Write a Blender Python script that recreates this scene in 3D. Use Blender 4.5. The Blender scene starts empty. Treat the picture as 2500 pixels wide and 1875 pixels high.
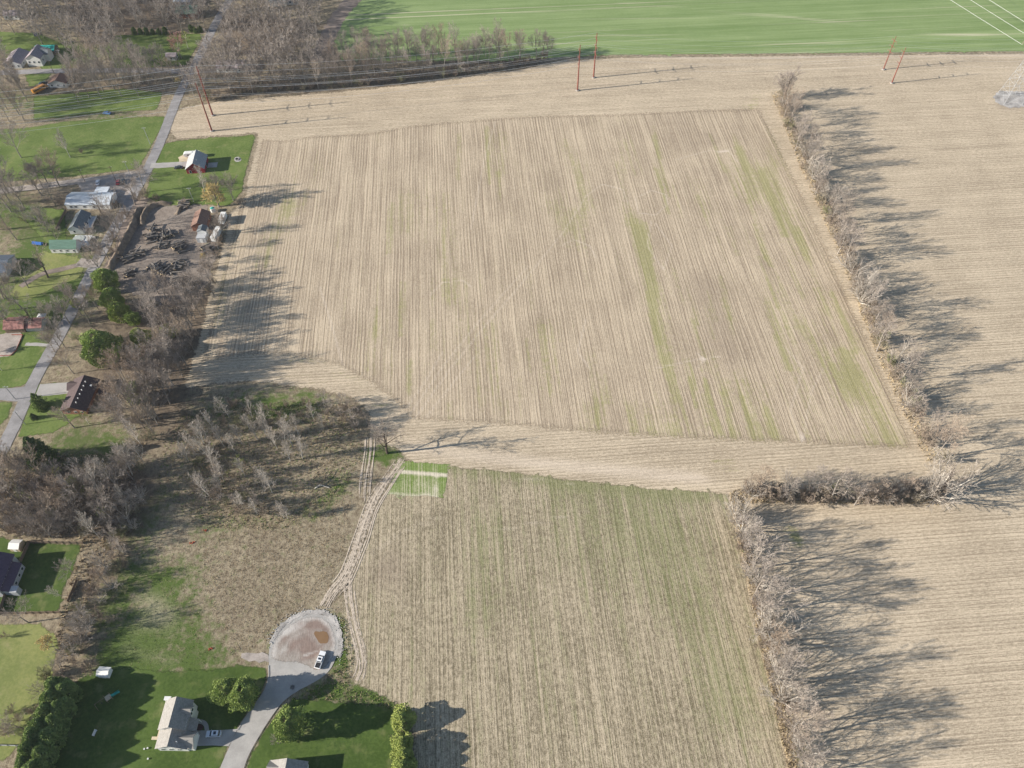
import bpy, math, random
import numpy as np
from mathutils import Vector, Matrix, geometry
R=math.radians
sc=bpy.context.scene
# ------------------------------------------------------------------ camera
H=262.0; TH=R(51.295); FP=1920.6; ROLL=R(-0.5436)
fw=Vector((0,math.cos(TH),-math.sin(TH))); r0=Vector((1,0,0)); u0=r0.cross(fw)
rt=r0*math.cos(ROLL)+u0*math.sin(ROLL); up=-r0*math.sin(ROLL)+u0*math.cos(ROLL)
cd=bpy.data.cameras.new("camera"); cam=bpy.data.objects.new("camera",cd); sc.collection.objects.link(cam)
cam.matrix_world=Matrix(((rt.x,up.x,-fw.x,0),(rt.y,up.y,-fw.y,0),(rt.z,up.z,-fw.z,H),(0,0,0,1)))
cd.sensor_width=36; cd.lens=FP/2500*36; cd.clip_end=30000; cd.clip_start=1
sc.camera=cam
# ------------------------------------------------------------------ sky, sun, exposure
AZ=R(9.54); EL=R(21.35)
w=bpy.data.worlds.new("World"); sc.world=w; w.use_nodes=True
nt=w.node_tree; bg=nt.nodes['Background']; sk=nt.nodes.new('ShaderNodeTexSky'); sk.sky_type='NISHITA'
sk.sun_disc=False; sk.sun_elevation=EL; sk.sun_rotation=math.atan2(-math.cos(AZ),-math.sin(AZ)); sk.air_density=1.0; sk.dust_density=0.6
nt.links.new(sk.outputs[0],bg.inputs[0]); bg.inputs[1].default_value=0.068
sl=bpy.data.lights.new("sun",'SUN'); sl.energy=5.0; sl.angle=R(0.53); sl.color=(1.0,0.93,0.83)
so=bpy.data.objects.new("sun",sl); sc.collection.objects.link(so)
so.rotation_euler=Vector((math.cos(AZ)*math.cos(EL),math.sin(AZ)*math.cos(EL),-math.sin(EL))).to_track_quat('-Z','Y').to_euler()
so.location=(-300,-50,200)
sc.view_settings.view_transform='Standard'; sc.view_settings.look='None'; sc.view_settings.gamma=1
sc.view_settings.exposure=1.02
HAZE=0.00005
# ------------------------------------------------------------------ helpers
def G(x,y,z=0.0):
    """photo pixel (2500 wide) -> point on the ground"""
    d=fw*FP+rt*(x-1250)+up*(937.5-y); t=(z-H)/d.z
    return Vector((d.x*t,d.y*t,z))
def GS(pts): return [tuple(G(*p)[:2]) for p in pts]
COL=sc.collection
def link(o,parent=None):
    COL.objects.link(o)
    if parent: o.parent=parent
    return o
def tag(o,label=None,cat=None,group=None,kind=None):
    if label: o['label']=label
    if cat: o['category']=cat
    if group: o['group']=group
    if kind: o['kind']=kind
    return o
def empty(name,loc,rz=0,sc_=1):
    o=bpy.data.objects.new(name,None); o.location=loc; o.rotation_euler=(0,0,rz); o.scale=(sc_,)*3 if not isinstance(sc_,tuple) else sc_
    o.empty_display_size=.5
    return link(o)
def mesh(name,v,f,mats,mi=None,smooth=False):
    me=bpy.data.meshes.new(name); me.from_pydata([tuple(p) for p in v],[],f)
    for m in (mats if isinstance(mats,list) else [mats]): me.materials.append(m)
    if mi is not None: me.polygons.foreach_set('material_index',mi)
    if smooth: me.polygons.foreach_set('use_smooth',[True]*len(f))
    me.update(); return me
class MB:
    def __init__(s): s.v=[]; s.f=[]; s.m=[]
    def face(s,pts,m=0):
        n=len(s.v); s.v+= [tuple(p) for p in pts]; s.f.append(tuple(range(n,n+len(pts)))); s.m.append(m); return s
    def box(s,c,d,rz=0,m=0,taper=1.0,tp=None):
        n=len(s.v); cx,cy,cz=c; dx,dy,dz=d[0]/2,d[1]/2,d[2]/2; cs,sn=math.cos(rz),math.sin(rz)
        tx,ty=(tp or (taper,taper))
        for z,kx,ky in((-dz,1,1),(dz,tx,ty)):
            for x,y in((-dx,-dy),(dx,-dy),(dx,dy),(-dx,dy)):
                x*=kx;y*=ky
                s.v.append((cx+x*cs-y*sn,cy+x*sn+y*cs,cz+z))
        for q in((3,2,1,0),(4,5,6,7),(0,1,5,4),(1,2,6,5),(2,3,7,6),(3,0,4,7)): s.f.append(tuple(n+k for k in q)); s.m.append(m)
        return s
    def tube(s,a,b,ra,rb,n=6,m=0,cap=True):
        a=Vector(a);b=Vector(b);d=(b-a)
        if d.length<1e-6: return s
        d.normalize(); x=d.orthogonal().normalized(); y=d.cross(x); k=len(s.v)
        for p,r in((a,ra),(b,rb)):
            for i in range(n):
                t=2*math.pi*i/n; s.v.append(tuple(p+x*(r*math.cos(t))+y*(r*math.sin(t))))
        for i in range(n): s.f.append((k+i,k+(i+1)%n,k+n+(i+1)%n,k+n+i)); s.m.append(m)
        if cap: s.f.append(tuple(k+i for i in range(n))[::-1]); s.f.append(tuple(k+n+i for i in range(n))); s.m+=[m,m]
        return s
    def prism(s,prof,x0,x1,m=0):
        """profile in (y,z) extruded along x"""
        n=len(s.v);k=len(prof)
        for x in(x0,x1):
            for y,z in prof: s.v.append((x,y,z))
        for i in range(k): s.f.append((n+i,n+(i+1)%k,n+k+(i+1)%k,n+k+i)); s.m.append(m)
        s.f.append(tuple(range(n,n+k))[::-1]); s.f.append(tuple(range(n+k,n+2*k))); s.m+=[m,m]
        return s
    def build(s,name,mats,parent=None,smooth=False):
        return link(bpy.data.objects.new(name,mesh(name,s.v,s.f,mats,s.m,smooth)),parent)
# ------------------------------------------------------------------ materials
class NT:
    def __init__(s,name):
        s.m=bpy.data.materials.new(name); s.m.use_nodes=True; s.t=s.m.node_tree; s.b=s.t.nodes['Principled BSDF']
        s.b.inputs['Roughness'].default_value=.9; s.b.inputs['Specular IOR Level'].default_value=.15
    def n(s,t,**k):
        o=s.t.nodes.new(t)
        for a,b in k.items(): setattr(o,a,b)
        return o
    def set(s,inp,v):
        if hasattr(v,'is_output'): s.t.links.new(v,inp)
        else: inp.default_value=v
    def math(s,op,a,b=0.,c=0.,clamp=False):
        o=s.n('ShaderNodeMath',operation=op,use_clamp=clamp); s.set(o.inputs[0],a); s.set(o.inputs[1],b); s.set(o.inputs[2],c); return o.outputs[0]
    def mix(s,f,a,b,mode='MIX'):
        o=s.n('ShaderNodeMix',data_type='RGBA',blend_type=mode); s.set(o.inputs[0],f)
        s.set(o.inputs[6],a if hasattr(a,'is_output') else (*a,1)); s.set(o.inputs[7],b if hasattr(b,'is_output') else (*b,1)); return o.outputs[2]
    def noise(s,vec,scale,detail=3,rough=.55,dist=0):
        o=s.n('ShaderNodeTexNoise'); s.set(o.inputs['Vector'],vec); o.inputs['Scale'].default_value=scale; o.inputs['Detail'].default_value=detail
        o.inputs['Roughness'].default_value=rough; o.inputs['Distortion'].default_value=dist; return o.outputs['Fac']
    def ramp(s,f,lo,hi):
        o=s.n('ShaderNodeMapRange',interpolation_type='SMOOTHSTEP'); s.set(o.inputs[0],f); o.inputs[1].default_value=lo; o.inputs[2].default_value=hi; return o.outputs[0]
    def pos(s,kind='pos'):
        if kind=='pos': return s.n('ShaderNodeNewGeometry').outputs['Position']
        return s.n('ShaderNodeTexCoord').outputs['Object']
    def map(s,vec,rot=0,scale=(1,1,1),loc=(0,0,0)):
        a=s.n('ShaderNodeVectorRotate',rotation_type='Z_AXIS'); s.set(a.inputs['Vector'],vec); a.inputs['Angle'].default_value=rot
        o=s.n('ShaderNodeMapping'); s.set(o.inputs[0],a.outputs[0]); o.inputs['Scale'].default_value=scale; o.inputs['Location'].default_value=loc; return o.outputs[0]
    def out(s,c,rough=None,bump=None,bs=.3,bd=.1):
        s.set(s.b.inputs['Base Color'],c)
        if rough is not None: s.set(s.b.inputs['Roughness'],rough)
        if bump is not None:
            o=s.n('ShaderNodeBump'); o.inputs['Strength'].default_value=bs; o.inputs['Distance'].default_value=bd; s.set(o.inputs['Height'],bump); s.t.links.new(o.outputs[0],s.b.inputs['Normal'])
        return s.m
def srgb(r,g,b):
    f=lambda c:(c/255/12.92 if c/255<=.04045 else ((c/255+.055)/1.055)**2.4)
    return (f(r),f(g),f(b))
def sub(c,k): return tuple(min(.95,x*k) for x in c)
def simple(name,c,var=.15,scale=1.5,rough=.85,spec=.15,c2=None,metal=0):
    s=NT(name); p=s.pos('obj'); n=s.noise(p,scale,4,.6); col=s.mix(s.ramp(n,.3,.7),sub(c,1-var),c2 or sub(c,1+var))
    s.b.inputs['Specular IOR Level'].default_value=spec; s.b.inputs['Metallic'].default_value=metal
    return s.out(col,rough)
def shingle(name,c,var=.2):
    s=NT(name); p=s.pos('obj'); a=s.noise(p,9,2,.7); b=s.noise(s.map(p,0,(.25,1.2,3)),1.1,3,.6)
    f=s.math('ADD',s.math('MULTIPLY',a,.5),s.math('MULTIPLY',b,.5)); col=s.mix(s.ramp(f,.36,.64),sub(c,1-var),sub(c,1+var)); return s.out(col,.9)
ROW=R(-4.0)     # rotation that brings the crop rows onto the Y axis
def fieldmat(name,dark,light,green,pale,brown,horiz=False,rowc=.5,gbase=0.,grain=.35,period=.76,bandc=.45,clump=0,gcol2=None,lines=0,sharp=.0,fade=True,gmax=1.,fleck=1.3):
    s=NT(name); p=s.pos(); 
    q=s.map(p,ROW,(1,1,1)); 
    vc=s.n('ShaderNodeVertexColor',layer_name='mask'); at=vc.outputs[0]; sp=s.n('ShaderNodeSeparateColor'); s.t.links.new(at,sp.inputs[0])
    mg,mp,mb=sp.outputs
    sx=(.035,1,1) if horiz else (1,.035,1)
    s1=s.noise(s.map(p,ROW,tuple(a*1.7 if a==1 else a*.55 for a in sx)),1.0,3,.8)         # thin streaks
    s2=s.noise(s.map(p,ROW,(.004,.16,1) if horiz else (.16,.004,1)),1.0,2,.6)      # wide passes
    g1=s.math('ADD',s.math('MULTIPLY',s.noise(p,3.2,2,.9),.75),s.math('MULTIPLY',s.noise(p,1.1,2,.6),.25)); g2=s.noise(p,.05,3,.6); g3=s.noise(p,.45,3,.65)
    # crop rows
    sepn=s.n('ShaderNodeSeparateXYZ'); s.t.links.new(q,sepn.inputs[0]); u=sepn.outputs[1] if horiz else sepn.outputs[0]
    wv=s.math('SINE',s.math('ADD',s.math('MULTIPLY',u,2*math.pi/period),s.math('MULTIPLY',g2,6.)))
    f=s.math('MULTIPLY',s.math('SUBTRACT',s1,.5),3.4*rowc)
    if sharp:
        w2=s.math('SINE',s.math('ADD',s.math('MULTIPLY',u,2*math.pi/(period*2)),s.math('MULTIPLY',g2,6.)))
        md=s.ramp(s.noise(s.map(p,ROW,(.006,.33,1) if horiz else (.33,.006,1),(3,9,0)),1.,2,.6),.35,.65)
        f=s.math('SUBTRACT',f,s.math('MULTIPLY',s.math('POWER',s.math('ADD',s.math('MULTIPLY',w2,.5),.5),3.),s.math('ADD',s.math('MULTIPLY',md,sharp),sharp*.4))); f=s.math('ADD',f,sharp*.22)
    f=s.math('ADD',f,s.math('MULTIPLY',wv,.16*rowc))
    f=s.math('ADD',f,s.math('MULTIPLY',s.math('SUBTRACT',s2,.5),2.4*bandc))
    f=s.math('ADD',f,s.math('MULTIPLY',s.math('SUBTRACT',g1,.5),2.4*grain))
    f=s.math('ADD',f,s.math('MULTIPLY',s.math('SUBTRACT',g2,.5),.6))
    f=s.math('ADD',f,s.math('MULTIPLY',s.math('SUBTRACT',s.noise(s.map(p,ROW,(.5,2.6,1) if horiz else (2.6,.5,1)),1.,2,.8),.5),fleck))
    if clump: f=s.math('ADD',f,s.math('MULTIPLY',s.math('SUBTRACT',g3,.5),clump*2.2))
    f=s.math('ADD',f,.5,clamp=True)
    col=s.mix(f,dark,light)
    gn=s.noise(s.map(p,ROW,(.02,.55,1) if horiz else ((.55,.016,1) if rowc else (.3,.3,1)),(7,3,0)),1.0,3,.7)
    gf=s.math('ADD',s.math('MULTIPLY',mg,1.35),s.math('ADD',s.math('MULTIPLY',s.math('SUBTRACT',gn,.5),2.2),s.math('MULTIPLY',s.math('SUBTRACT',g3,.5),1.2)))
    gf=s.ramp(s.math('ADD',gf,gbase),.25,1.15)
    gc=s.mix(s.ramp(g1,.3,.7),sub(green,.75),gcol2 or sub(green,1.25))
    col=s.mix(s.math('MULTIPLY',gf,gmax),col,gc)
    col=s.mix(s.math('MULTIPLY',s.ramp(s.math('ADD',mb,s.math('MULTIPLY',s.math('SUBTRACT',s1,.5),.5)),.1,1.),.85),col,s.mix(f,sub(brown,.75),sub(brown,1.25)))
    if lines: mp=s.math('ADD',mp,s.math('MULTIPLY',s.ramp(s.noise(s.map(p,ROW,(.0015,.30,1),(5,1,0)),1.,3,.7),.56,.68),lines))
    pf=s.ramp(s.math('ADD',mp,s.math('MULTIPLY',s.math('SUBTRACT',g1,.5),.6)),.25,.95)
    col=s.mix(pf,col,s.mix(f,sub(pale,.82),sub(pale,1.1)))
    if fade: s.set(s.b.inputs['Alpha'],s.ramp(s.math('ADD',vc.outputs[1],s.math('MULTIPLY',s.math('SUBTRACT',s.noise(p,.9,3,.7),.5),.9)),.22,.55))
    return s.out(col,.95,bump=f,bs=.35,bd=.12)
# sheets -------------------------------------------------------------
def inside(px,py,poly):
    c=np.zeros(px.shape,bool); n=len(poly)
    for i in range(n):
        x1,y1=poly[i];x2,y2=poly[(i+1)%n]
        if y1==y2: continue
        m=((y1>py)!=(y2>py))&(px<(x2-x1)*(py-y1)/(y2-y1)+x1); c^=m
    return c
def segdist(X,Y,a,b):
    dx,dy=b[0]-a[0],b[1]-a[1]; L=dx*dx+dy*dy+1e-9; t=np.clip(((X-a[0])*dx+(Y-a[1])*dy)/L,0,1)
    return np.hypot(X-a[0]-t*dx,Y-a[1]-t*dy)
def paint(me,strokes,edge=None,ew=2.):
    n=len(me.vertices); co=np.empty(n*3); me.vertices.foreach_get('co',co); co=co.reshape(-1,3); X,Y=co[:,0],co[:,1]
    M=np.zeros((n,4)); M[:,3]=1
    if edge is not None:
        D=np.full(n,1e9); E=edge
        for i in range(len(E)): D=np.minimum(D,segdist(X,Y,E[i],E[(i+1)%len(E)]))
        M[:,3]=np.clip(D/ew,0,1)
    for ch,pts,wd,st in strokes:
        P=GS(pts)
        if wd is None or wd<0:      # filled polygon with a soft rim of |wd| metres
            ins=inside(X,Y,P); D=np.full(n,1e9)
            for i in range(len(P)): D=np.minimum(D,segdist(X,Y,P[i],P[(i+1)%len(P)]))
            D=np.where(ins,-D,D); k=np.clip(.5-D/(abs(wd or 4)),0,1)
        else:
            D=np.full(n,1e9)
            if len(P)==1: D=np.hypot(X-P[0][0],Y-P[0][1])
            for i in range(len(P)-1): D=np.minimum(D,segdist(X,Y,P[i],P[i+1]))
            k=np.exp(-(D/wd)**2)
        if st<0: M[:,ch]*=1-(-st)*k
        else: M[:,ch]=np.clip(M[:,ch]+k*st,0,1)
    a=me.color_attributes.new('mask','FLOAT_COLOR','POINT'); a.data.foreach_set('color',M.astype(np.float32).ravel())
rng=random.Random(4)
def densify(P,step,jit,closed=True):
    out=[]; n=len(P)
    for i in range(n if closed else n-1):
        a=P[i];b=P[(i+1)%n]; L=math.hypot(b[0]-a[0],b[1]-a[1]); k=max(1,int(L/step))
        for j in range(k):
            t=j/k; x=a[0]+(b[0]-a[0])*t; y=a[1]+(b[1]-a[1])*t; nx,ny=-(b[1]-a[1])/(L+1e-9),(b[0]-a[0])/(L+1e-9)
            q=rng.gauss(0,jit) if jit else 0; out.append((x+nx*q,y+ny*q))
    if not closed: out.append(P[-1])
    return out
def smoothp(P,it=2,closed=True):
    for _ in range(it):
        Q=[];n=len(P)
        if not closed: Q.append(P[0])
        for i in range(n if closed else n-1):
            a=P[i];b=P[(i+1)%n]; Q+=[(a[0]*.75+b[0]*.25,a[1]*.75+b[1]*.25),(a[0]*.25+b[0]*.75,a[1]*.25+b[1]*.75)]
        if not closed: Q.append(P[-1])
        P=Q
    return P
def sheet(name,px,z,mat,label,cat='ground',step=None,strokes=None,jit=.25,edge=1.5,sm=0,world=False,kind='structure',ew=2.2):
    P=px if world else GS(px)
    if sm: P=smoothp(P,sm)
    P0=P
    P=densify(P,edge,jit)
    pts=[Vector(p) for p in P]
    if step:
        A=np.array(P); x0,y0=A.min(0);x1,y1=A.max(0)
        gx,gy=np.meshgrid(np.arange(x0,x1,step),np.arange(y0,y1,step)); gx=gx.ravel();gy=gy.ravel()
        m=inside(gx,gy,P)
        D=np.full(gx.shape,1e9)
        for i in range(0,len(P)): D=np.minimum(D,np.hypot(gx-P[i][0],gy-P[i][1]))
        m&=D>step*.5
        pts+=[Vector((a,b)) for a,b in zip(gx[m],gy[m])]
    n=len(P); r=geometry.delaunay_2d_cdt(pts,[(i,(i+1)%n) for i in range(n)],[],1,1e-4)
    me=mesh(name,[(v.x,v.y,z) for v in r[0]],[tuple(f) for f in r[2]],mat)
    fix=[p.normal.z for p in me.polygons]
    if fix and sum(fix)<0: me.flip_normals()
    paint(me,strokes or [],P0 if step else None,ew)
    return tag(link(bpy.data.objects.new(name,me)),label,cat,kind=kind)
def softribbon(name,px,wd,z,mat,label,cat='track'):
    """a bundle of separate wheel ruts following one line, as one mesh"""
    P=smoothp(GS(px),3,False); P=densify(P,1.2,0,False); V=[];F=[];A=[]; K=(-1,-.4,.4,1); nr=max(4,int(wd/.62))
    for s_ in range(-1,nr):
        off=((s_+.5)/nr-.5)*wd*.9 if s_>=0 else 0; ph=rng.uniform(0,6); f1=rng.uniform(.03,.07); hw=rng.uniform(.2,.42) if s_>=0 else wd*.62; i0=rng.randrange(0,max(1,len(P)//5)) if abs(off)>wd*.2 else 0; i1=len(P)-(rng.randrange(0,max(1,len(P)//5)) if abs(off)>wd*.2 else 0); st=len(V)//4
        c=0
        for i in range(i0,i1):
            p=P[i]; a=P[max(0,i-1)];b=P[min(len(P)-1,i+1)]; L=math.hypot(b[0]-a[0],b[1]-a[1]); nx,ny=-(b[1]-a[1])/L,(b[0]-a[0])/L
            o=off+.45*math.sin(i*f1+ph)+.12*math.sin(i*.4+ph); e=min(1,(i-i0)/5,(i1-1-i)/5); dens=.75+.25*math.sin(i*.05+ph*2)
            for k in K: V.append((p[0]+nx*(o+hw*k),p[1]+ny*(o+hw*k),z+.002*s_)); A.append(e*dens*(0 if abs(k)==1 else (.85 if s_>=0 else .42)))
            c+=1
        n0=len(V)-c*4
        for i in range(c-1):
            for j in range(3): F.append((n0+i*4+j,n0+i*4+j+1,n0+(i+1)*4+j+1,n0+(i+1)*4+j))
    me=mesh(name,V,F,mat)
    if me.polygons[0].normal.z<0: me.flip_normals()
    paint(me,[]); M=np.zeros((len(V),4)); M[:,3]=A; me.color_attributes['mask'].data.foreach_set('color',M.astype(np.float32).ravel())
    return tag(link(bpy.data.objects.new(name,me)),label,cat,kind='structure')
def ribbon(name,px,wd,z,mat,label,jit=.08,world=False,cat='road'):
    P=px if world else GS(px); P=smoothp(P,2,False); P=densify(P,2.,0,False); V=[];F=[]
    for i,p in enumerate(P):
        a=P[max(0,i-1)];b=P[min(len(P)-1,i+1)]; L=math.hypot(b[0]-a[0],b[1]-a[1]); nx,ny=-(b[1]-a[1])/L,(b[0]-a[0])/L
        h=wd/2
        for s in(1,-1):
            q=h+rng.gauss(0,jit); V.append((p[0]+nx*q*s,p[1]+ny*q*s,z))
    for i in range(len(P)-1): F.append((2*i,2*i+1,2*i+3,2*i+2))
    me=mesh(name,V,F,mat)
    if me.polygons[0].normal.z<0: me.flip_normals()
    paint(me,[]); return tag(link(bpy.data.objects.new(name,me)),label,cat,kind='structure')
#@@GROUND
# ------------------------------------------------------------------ the ground
ST_D=(.255,.20,.145); ST_L=(.585,.485,.355); GRN=(.145,.20,.05); PALE=(.60,.51,.415); BRN=(.19,.145,.115)
m_main=fieldmat('stubble_rows',ST_D,ST_L,(.25,.26,.085),PALE,BRN,rowc=.75,bandc=.2,gbase=.06,grain=.8,sharp=.42,gmax=.55)
m_head=fieldmat('stubble_headland',(.28,.225,.16),(.64,.535,.395),(.27,.27,.10),(.64,.54,.43),BRN,horiz=True,rowc=.5,bandc=.2,gbase=-.3,grain=1.2,sharp=.3,gmax=.8,fleck=2.)
m_low=fieldmat('weedy_stubble',(.15,.125,.08),(.51,.43,.31),(.15,.18,.06),(.58,.50,.41),BRN,rowc=.6,bandc=.18,gbase=.3,grain=1.3,clump=.5,sharp=.2,gmax=.55,fleck=1.8)
m_green=fieldmat('young_wheat',(.155,.225,.08),(.25,.32,.14),(.14,.22,.06),(.44,.43,.29),BRN,horiz=True,rowc=.9,bandc=.9,gbase=-.2,grain=.5,lines=1.)
m_plot=fieldmat('green_crop_plot',(.14,.19,.05),(.42,.41,.26),(.15,.22,.05),(.60,.54,.43),BRN,rowc=1.3,bandc=.2,gbase=.28,grain=1.4,sharp=.5,gmax=.8)
m_base=fieldmat('rough_ground',(.13,.10,.065),(.38,.32,.225),(.085,.125,.03),(.46,.39,.28),(.15,.115,.085),rowc=.0,bandc=.0,gbase=.2,grain=1.2,clump=1.0,fade=False)
def lawnmat(name,c,c2,k=.5):
    s=NT(name); p=s.pos(); a=s.noise(p,.9,4,.7); b=s.noise(p,.07,3,.6); f=s.math('ADD',s.math('MULTIPLY',a,.5),s.math('MULTIPLY',b,.5))
    col=s.mix(s.ramp(f,.38,.62),c,c2); d=s.noise(p,.16,4,.6); col=s.mix(s.math('MULTIPLY',s.ramp(d,.52,.75),k),col,(.27,.25,.12)); vc=s.n('ShaderNodeVertexColor',layer_name='mask'); s.set(s.b.inputs['Alpha'],s.ramp(s.math('ADD',vc.outputs[1],s.math('MULTIPLY',s.math('SUBTRACT',s.noise(p,.8,3,.7),.5),.8)),.15,.5)); return s.out(col,.95,bump=a,bs=.4,bd=.1)
m_lawn=lawnmat('mown_lawn',(.045,.078,.015),(.080,.122,.028),.4)
m_lawn2=lawnmat('rough_lawn',(.085,.13,.028),(.145,.19,.055),.5)
m_lawn3=lawnmat('dry_lawn',(.15,.18,.055),(.24,.25,.09),.7)
def pavemat(name,c,v=.12,seam=True):
    s=NT(name); p=s.pos(); a=s.noise(p,2.5,4,.7); b=s.noise(p,.22,3,.6); f=s.math('ADD',s.math('MULTIPLY',a,.4),s.math('MULTIPLY',b,.6))
    return s.out(s.mix(s.ramp(f,.35,.65),sub(c,1-v),sub(c,1+v)),.9,bump=a,bs=.15,bd=.05)
m_asph=pavemat('worn_asphalt',(.26,.25,.25),.18)
m_conc=pavemat('pale_concrete',(.36,.345,.325),.12)
m_gravel=pavemat('gravel',(.34,.30,.27),.28)
m_yard=pavemat('track_dirt',(.24,.195,.165),.24); m_yard2=fieldmat('yard_dirt',(.15,.12,.10),(.33,.28,.235),(.12,.15,.05),(.42,.36,.30),(.13,.10,.085),rowc=0,bandc=0,gbase=-.5,grain=.5,clump=.6)
m_pad=pavemat('broken_stone',(.36,.34,.32),.4)
# whole ground, reaching the horizon
def lines(a,b,step):
    c=list(np.arange(a,b+.01,step)); g=step
    lo=[];x=a
    while x>-9000: g*=1.5; x-=g; lo.append(x)
    g=step;x=b;hi=[]
    while x<9000: g*=1.5; x+=g; hi.append(x)
    return np.array(lo[::-1]+c+hi)
xs=lines(-330,40,2.2); ys=lines(70,560,2.2)
XX,YY=np.meshgrid(xs,ys); nx,ny=len(xs),len(ys)
vv=np.stack([XX.ravel(),YY.ravel(),np.zeros(XX.size)],1)
ii=(np.arange(ny-1)[:,None]*nx+np.arange(nx-1)[None]).ravel()
ff=np.stack([ii,ii+1,ii+nx+1,ii+nx],1)
gm=mesh('ground',vv.tolist(),ff.tolist(),m_base)
Gs=[(0,[(415,1480),(330,1560),(300,1620)],9,.8),(0,[(480,1430),(520,1560),(540,1600)],8,.75),(0,[(260,1480),(340,1400),(400,1420)],8,.6),(0,[(500,1400),(440,1470)],8,.6),(0,[(480,1500),(500,1600)],8,.5),(1,[(370,1480),(420,1540)],8,.3),(1,[(300,1590),(420,1620)],4,.35),(0,[(300,1600),(500,1620)],7,.6),
(0,[(340,1290),(370,1230)],9,.45),(0,[(500,1290),(640,1290),(760,1260),(830,1180)],5,.5),(0,[(660,1000),(760,980)],8,.5),(0,[(640,980),(560,990),(500,1010)],8,.3),
(0,[(830,1510),(850,1560),(830,1620)],3.2,1.),(0,[(690,1520),(660,1560),(640,1600)],2.5,.8),(0,[(760,1690),(860,1690),(960,1715)],3.5,.7),(0,[(910,1110),(960,1115)],4,.8),
(2,[(660,1330),(600,1400),(700,1400)],18,-1.),
(1,[(660,1340),(580,1420),(620,1500),(720,1440)],16,.28),(1,[(340,1450),(400,1500),(330,1530)],6,.3),(1,[(560,1270),(480,1340)],5,.25),
(0,[(650,1350),(560,1420),(620,1500)],22,-1.),(0,[(860,1330),(800,1440),(730,1460)],14,-.8),
(1,[(800,1280),(760,1400),(800,1500)],6,.28),(2,[(640,1330),(690,1380)],7,.35),(2,[(560,1440),(590,1520)],6,.35),
(1,[(905,1050),(890,1120),(870,1200)],4,.35),
(2,[(560,1090),(700,1130),(650,1200),(500,1200)],16,.4),(2,[(0,1190),(150,1200),(300,1240)],14,.45),(2,[(180,1560),(230,1450),(290,1300),(340,1180)],10,.6),(2,[(400,1060),(450,900),(510,720),(540,600)],11,.6),
(2,[(300,780),(400,820),(360,900)],22,.8),(2,[(250,860),(230,920)],10,.5),(2,[(200,1050),(200,1100)],10,.3),
(0,[(60,120),(200,130)],14,.8),(0,[(0,230),(300,290)],12,.4),(0,[(100,600),(180,660),(200,700)],12,.5),(0,[(60,740),(90,760),(40,800)],20,.7),
(2,[(550,220),(900,200),(1300,140)],16,.7),(2,[(520,20),(800,60),(700,130),(560,140)],-8,1.),(2,[(150,0),(480,-20),(440,80),(200,120)],-8,.9),(2,[(0,190),(430,190),(420,230),(0,240)],-8,.6),(2,[(560,620),(430,940),(300,1100),(120,1150),(0,1150),(0,1300),(280,1310),(380,1040),(460,900)],-8,.5),(1,[(0,600),(60,590)],10,.3),  # brown fills under the woods: tree shade painted into the ground colour
(0,[(40,530),(150,590),(60,640)],14,.5),(0,[(180,1080),(260,1100)],12,.6),(0,[(0,480),(60,520)],10,.4),(2,[(0,480),(120,490),(180,475)],9,.6),(2,[(60,560),(120,540)],12,.4)]
paint(gm,Gs); tag(link(bpy.data.objects.new('ground',gm)),'rough ground of dead grass and weeds between yards and fields','ground',kind='structure')
# fields
sheet('stubble_field',[(430,342),(408,318),(420,278),(455,258),(560,242),(800,225),(1000,205),(1250,172),(1360,148),(1500,140),(2000,134),(2750,128),(2900,1990),(1925,1990),(1885,1800),(1840,1600),(1795,1400),(1780,1232),(1600,1212),(1400,1188),(1200,1160),(1000,1142),(965,1098),(930,1085),(900,1050),(895,1010),(860,975),(780,955),(700,945),(600,935),(500,945),(440,950),(460,890),(508,720),(538,600),(556,520),(592,482),(627,327)],.02,m_head,
 'pale tan corn stubble field with crosswise rows wrapping round the big field','field',step=3.5,jit=.35,strokes=[
 (0,[(1850,230),(1830,270)],5,.6),(0,[(1160,290),(1240,275),(1330,290)],4,.5),(0,[(1070,235),(1120,232)],4,.5),(0,[(700,870),(800,885),(900,950),(950,1010)],5,.45),(0,[(500,800),(560,700),(600,560)],12,.35),
 (0,[(620,930),(700,925),(780,935)],6,.4),(0,[(1930,1290),(1950,1330)],3,1.),(0,[(1740,1130),(1900,1120),(2100,1130)],4,.25),(0,[(1950,1650),(1960,1700)],6,.3),(0,[(1750,1135),(1790,1138)],3,.5),
 (1,[(1000,1075),(1300,1120),(1700,1160)],5,.35),(1,[(1000,1105),(1400,1145),(1750,1175)],4,.4),(1,[(1520,140),(2000,138),(2500,135)],5,.5),(2,[(1500,155),(1800,155)],3,.3),
 (1,[(1860,230),(1920,330),(2020,520),(2080,660)],4,.4),(2,[(2450,260),(2490,260)],7,.5),(0,[(480,290),(600,280)],6,.3),(0,[(900,300),(700,270)],8,.2),(0,[(0,0)],1,0),
 (1,[(770,333),(806,337)],1.0,1.),(1,[(430,338),(408,318),(420,282),(452,262)],1.5,.5),(1,[(860,1000),(880,1030)],8,.35)])
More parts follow.
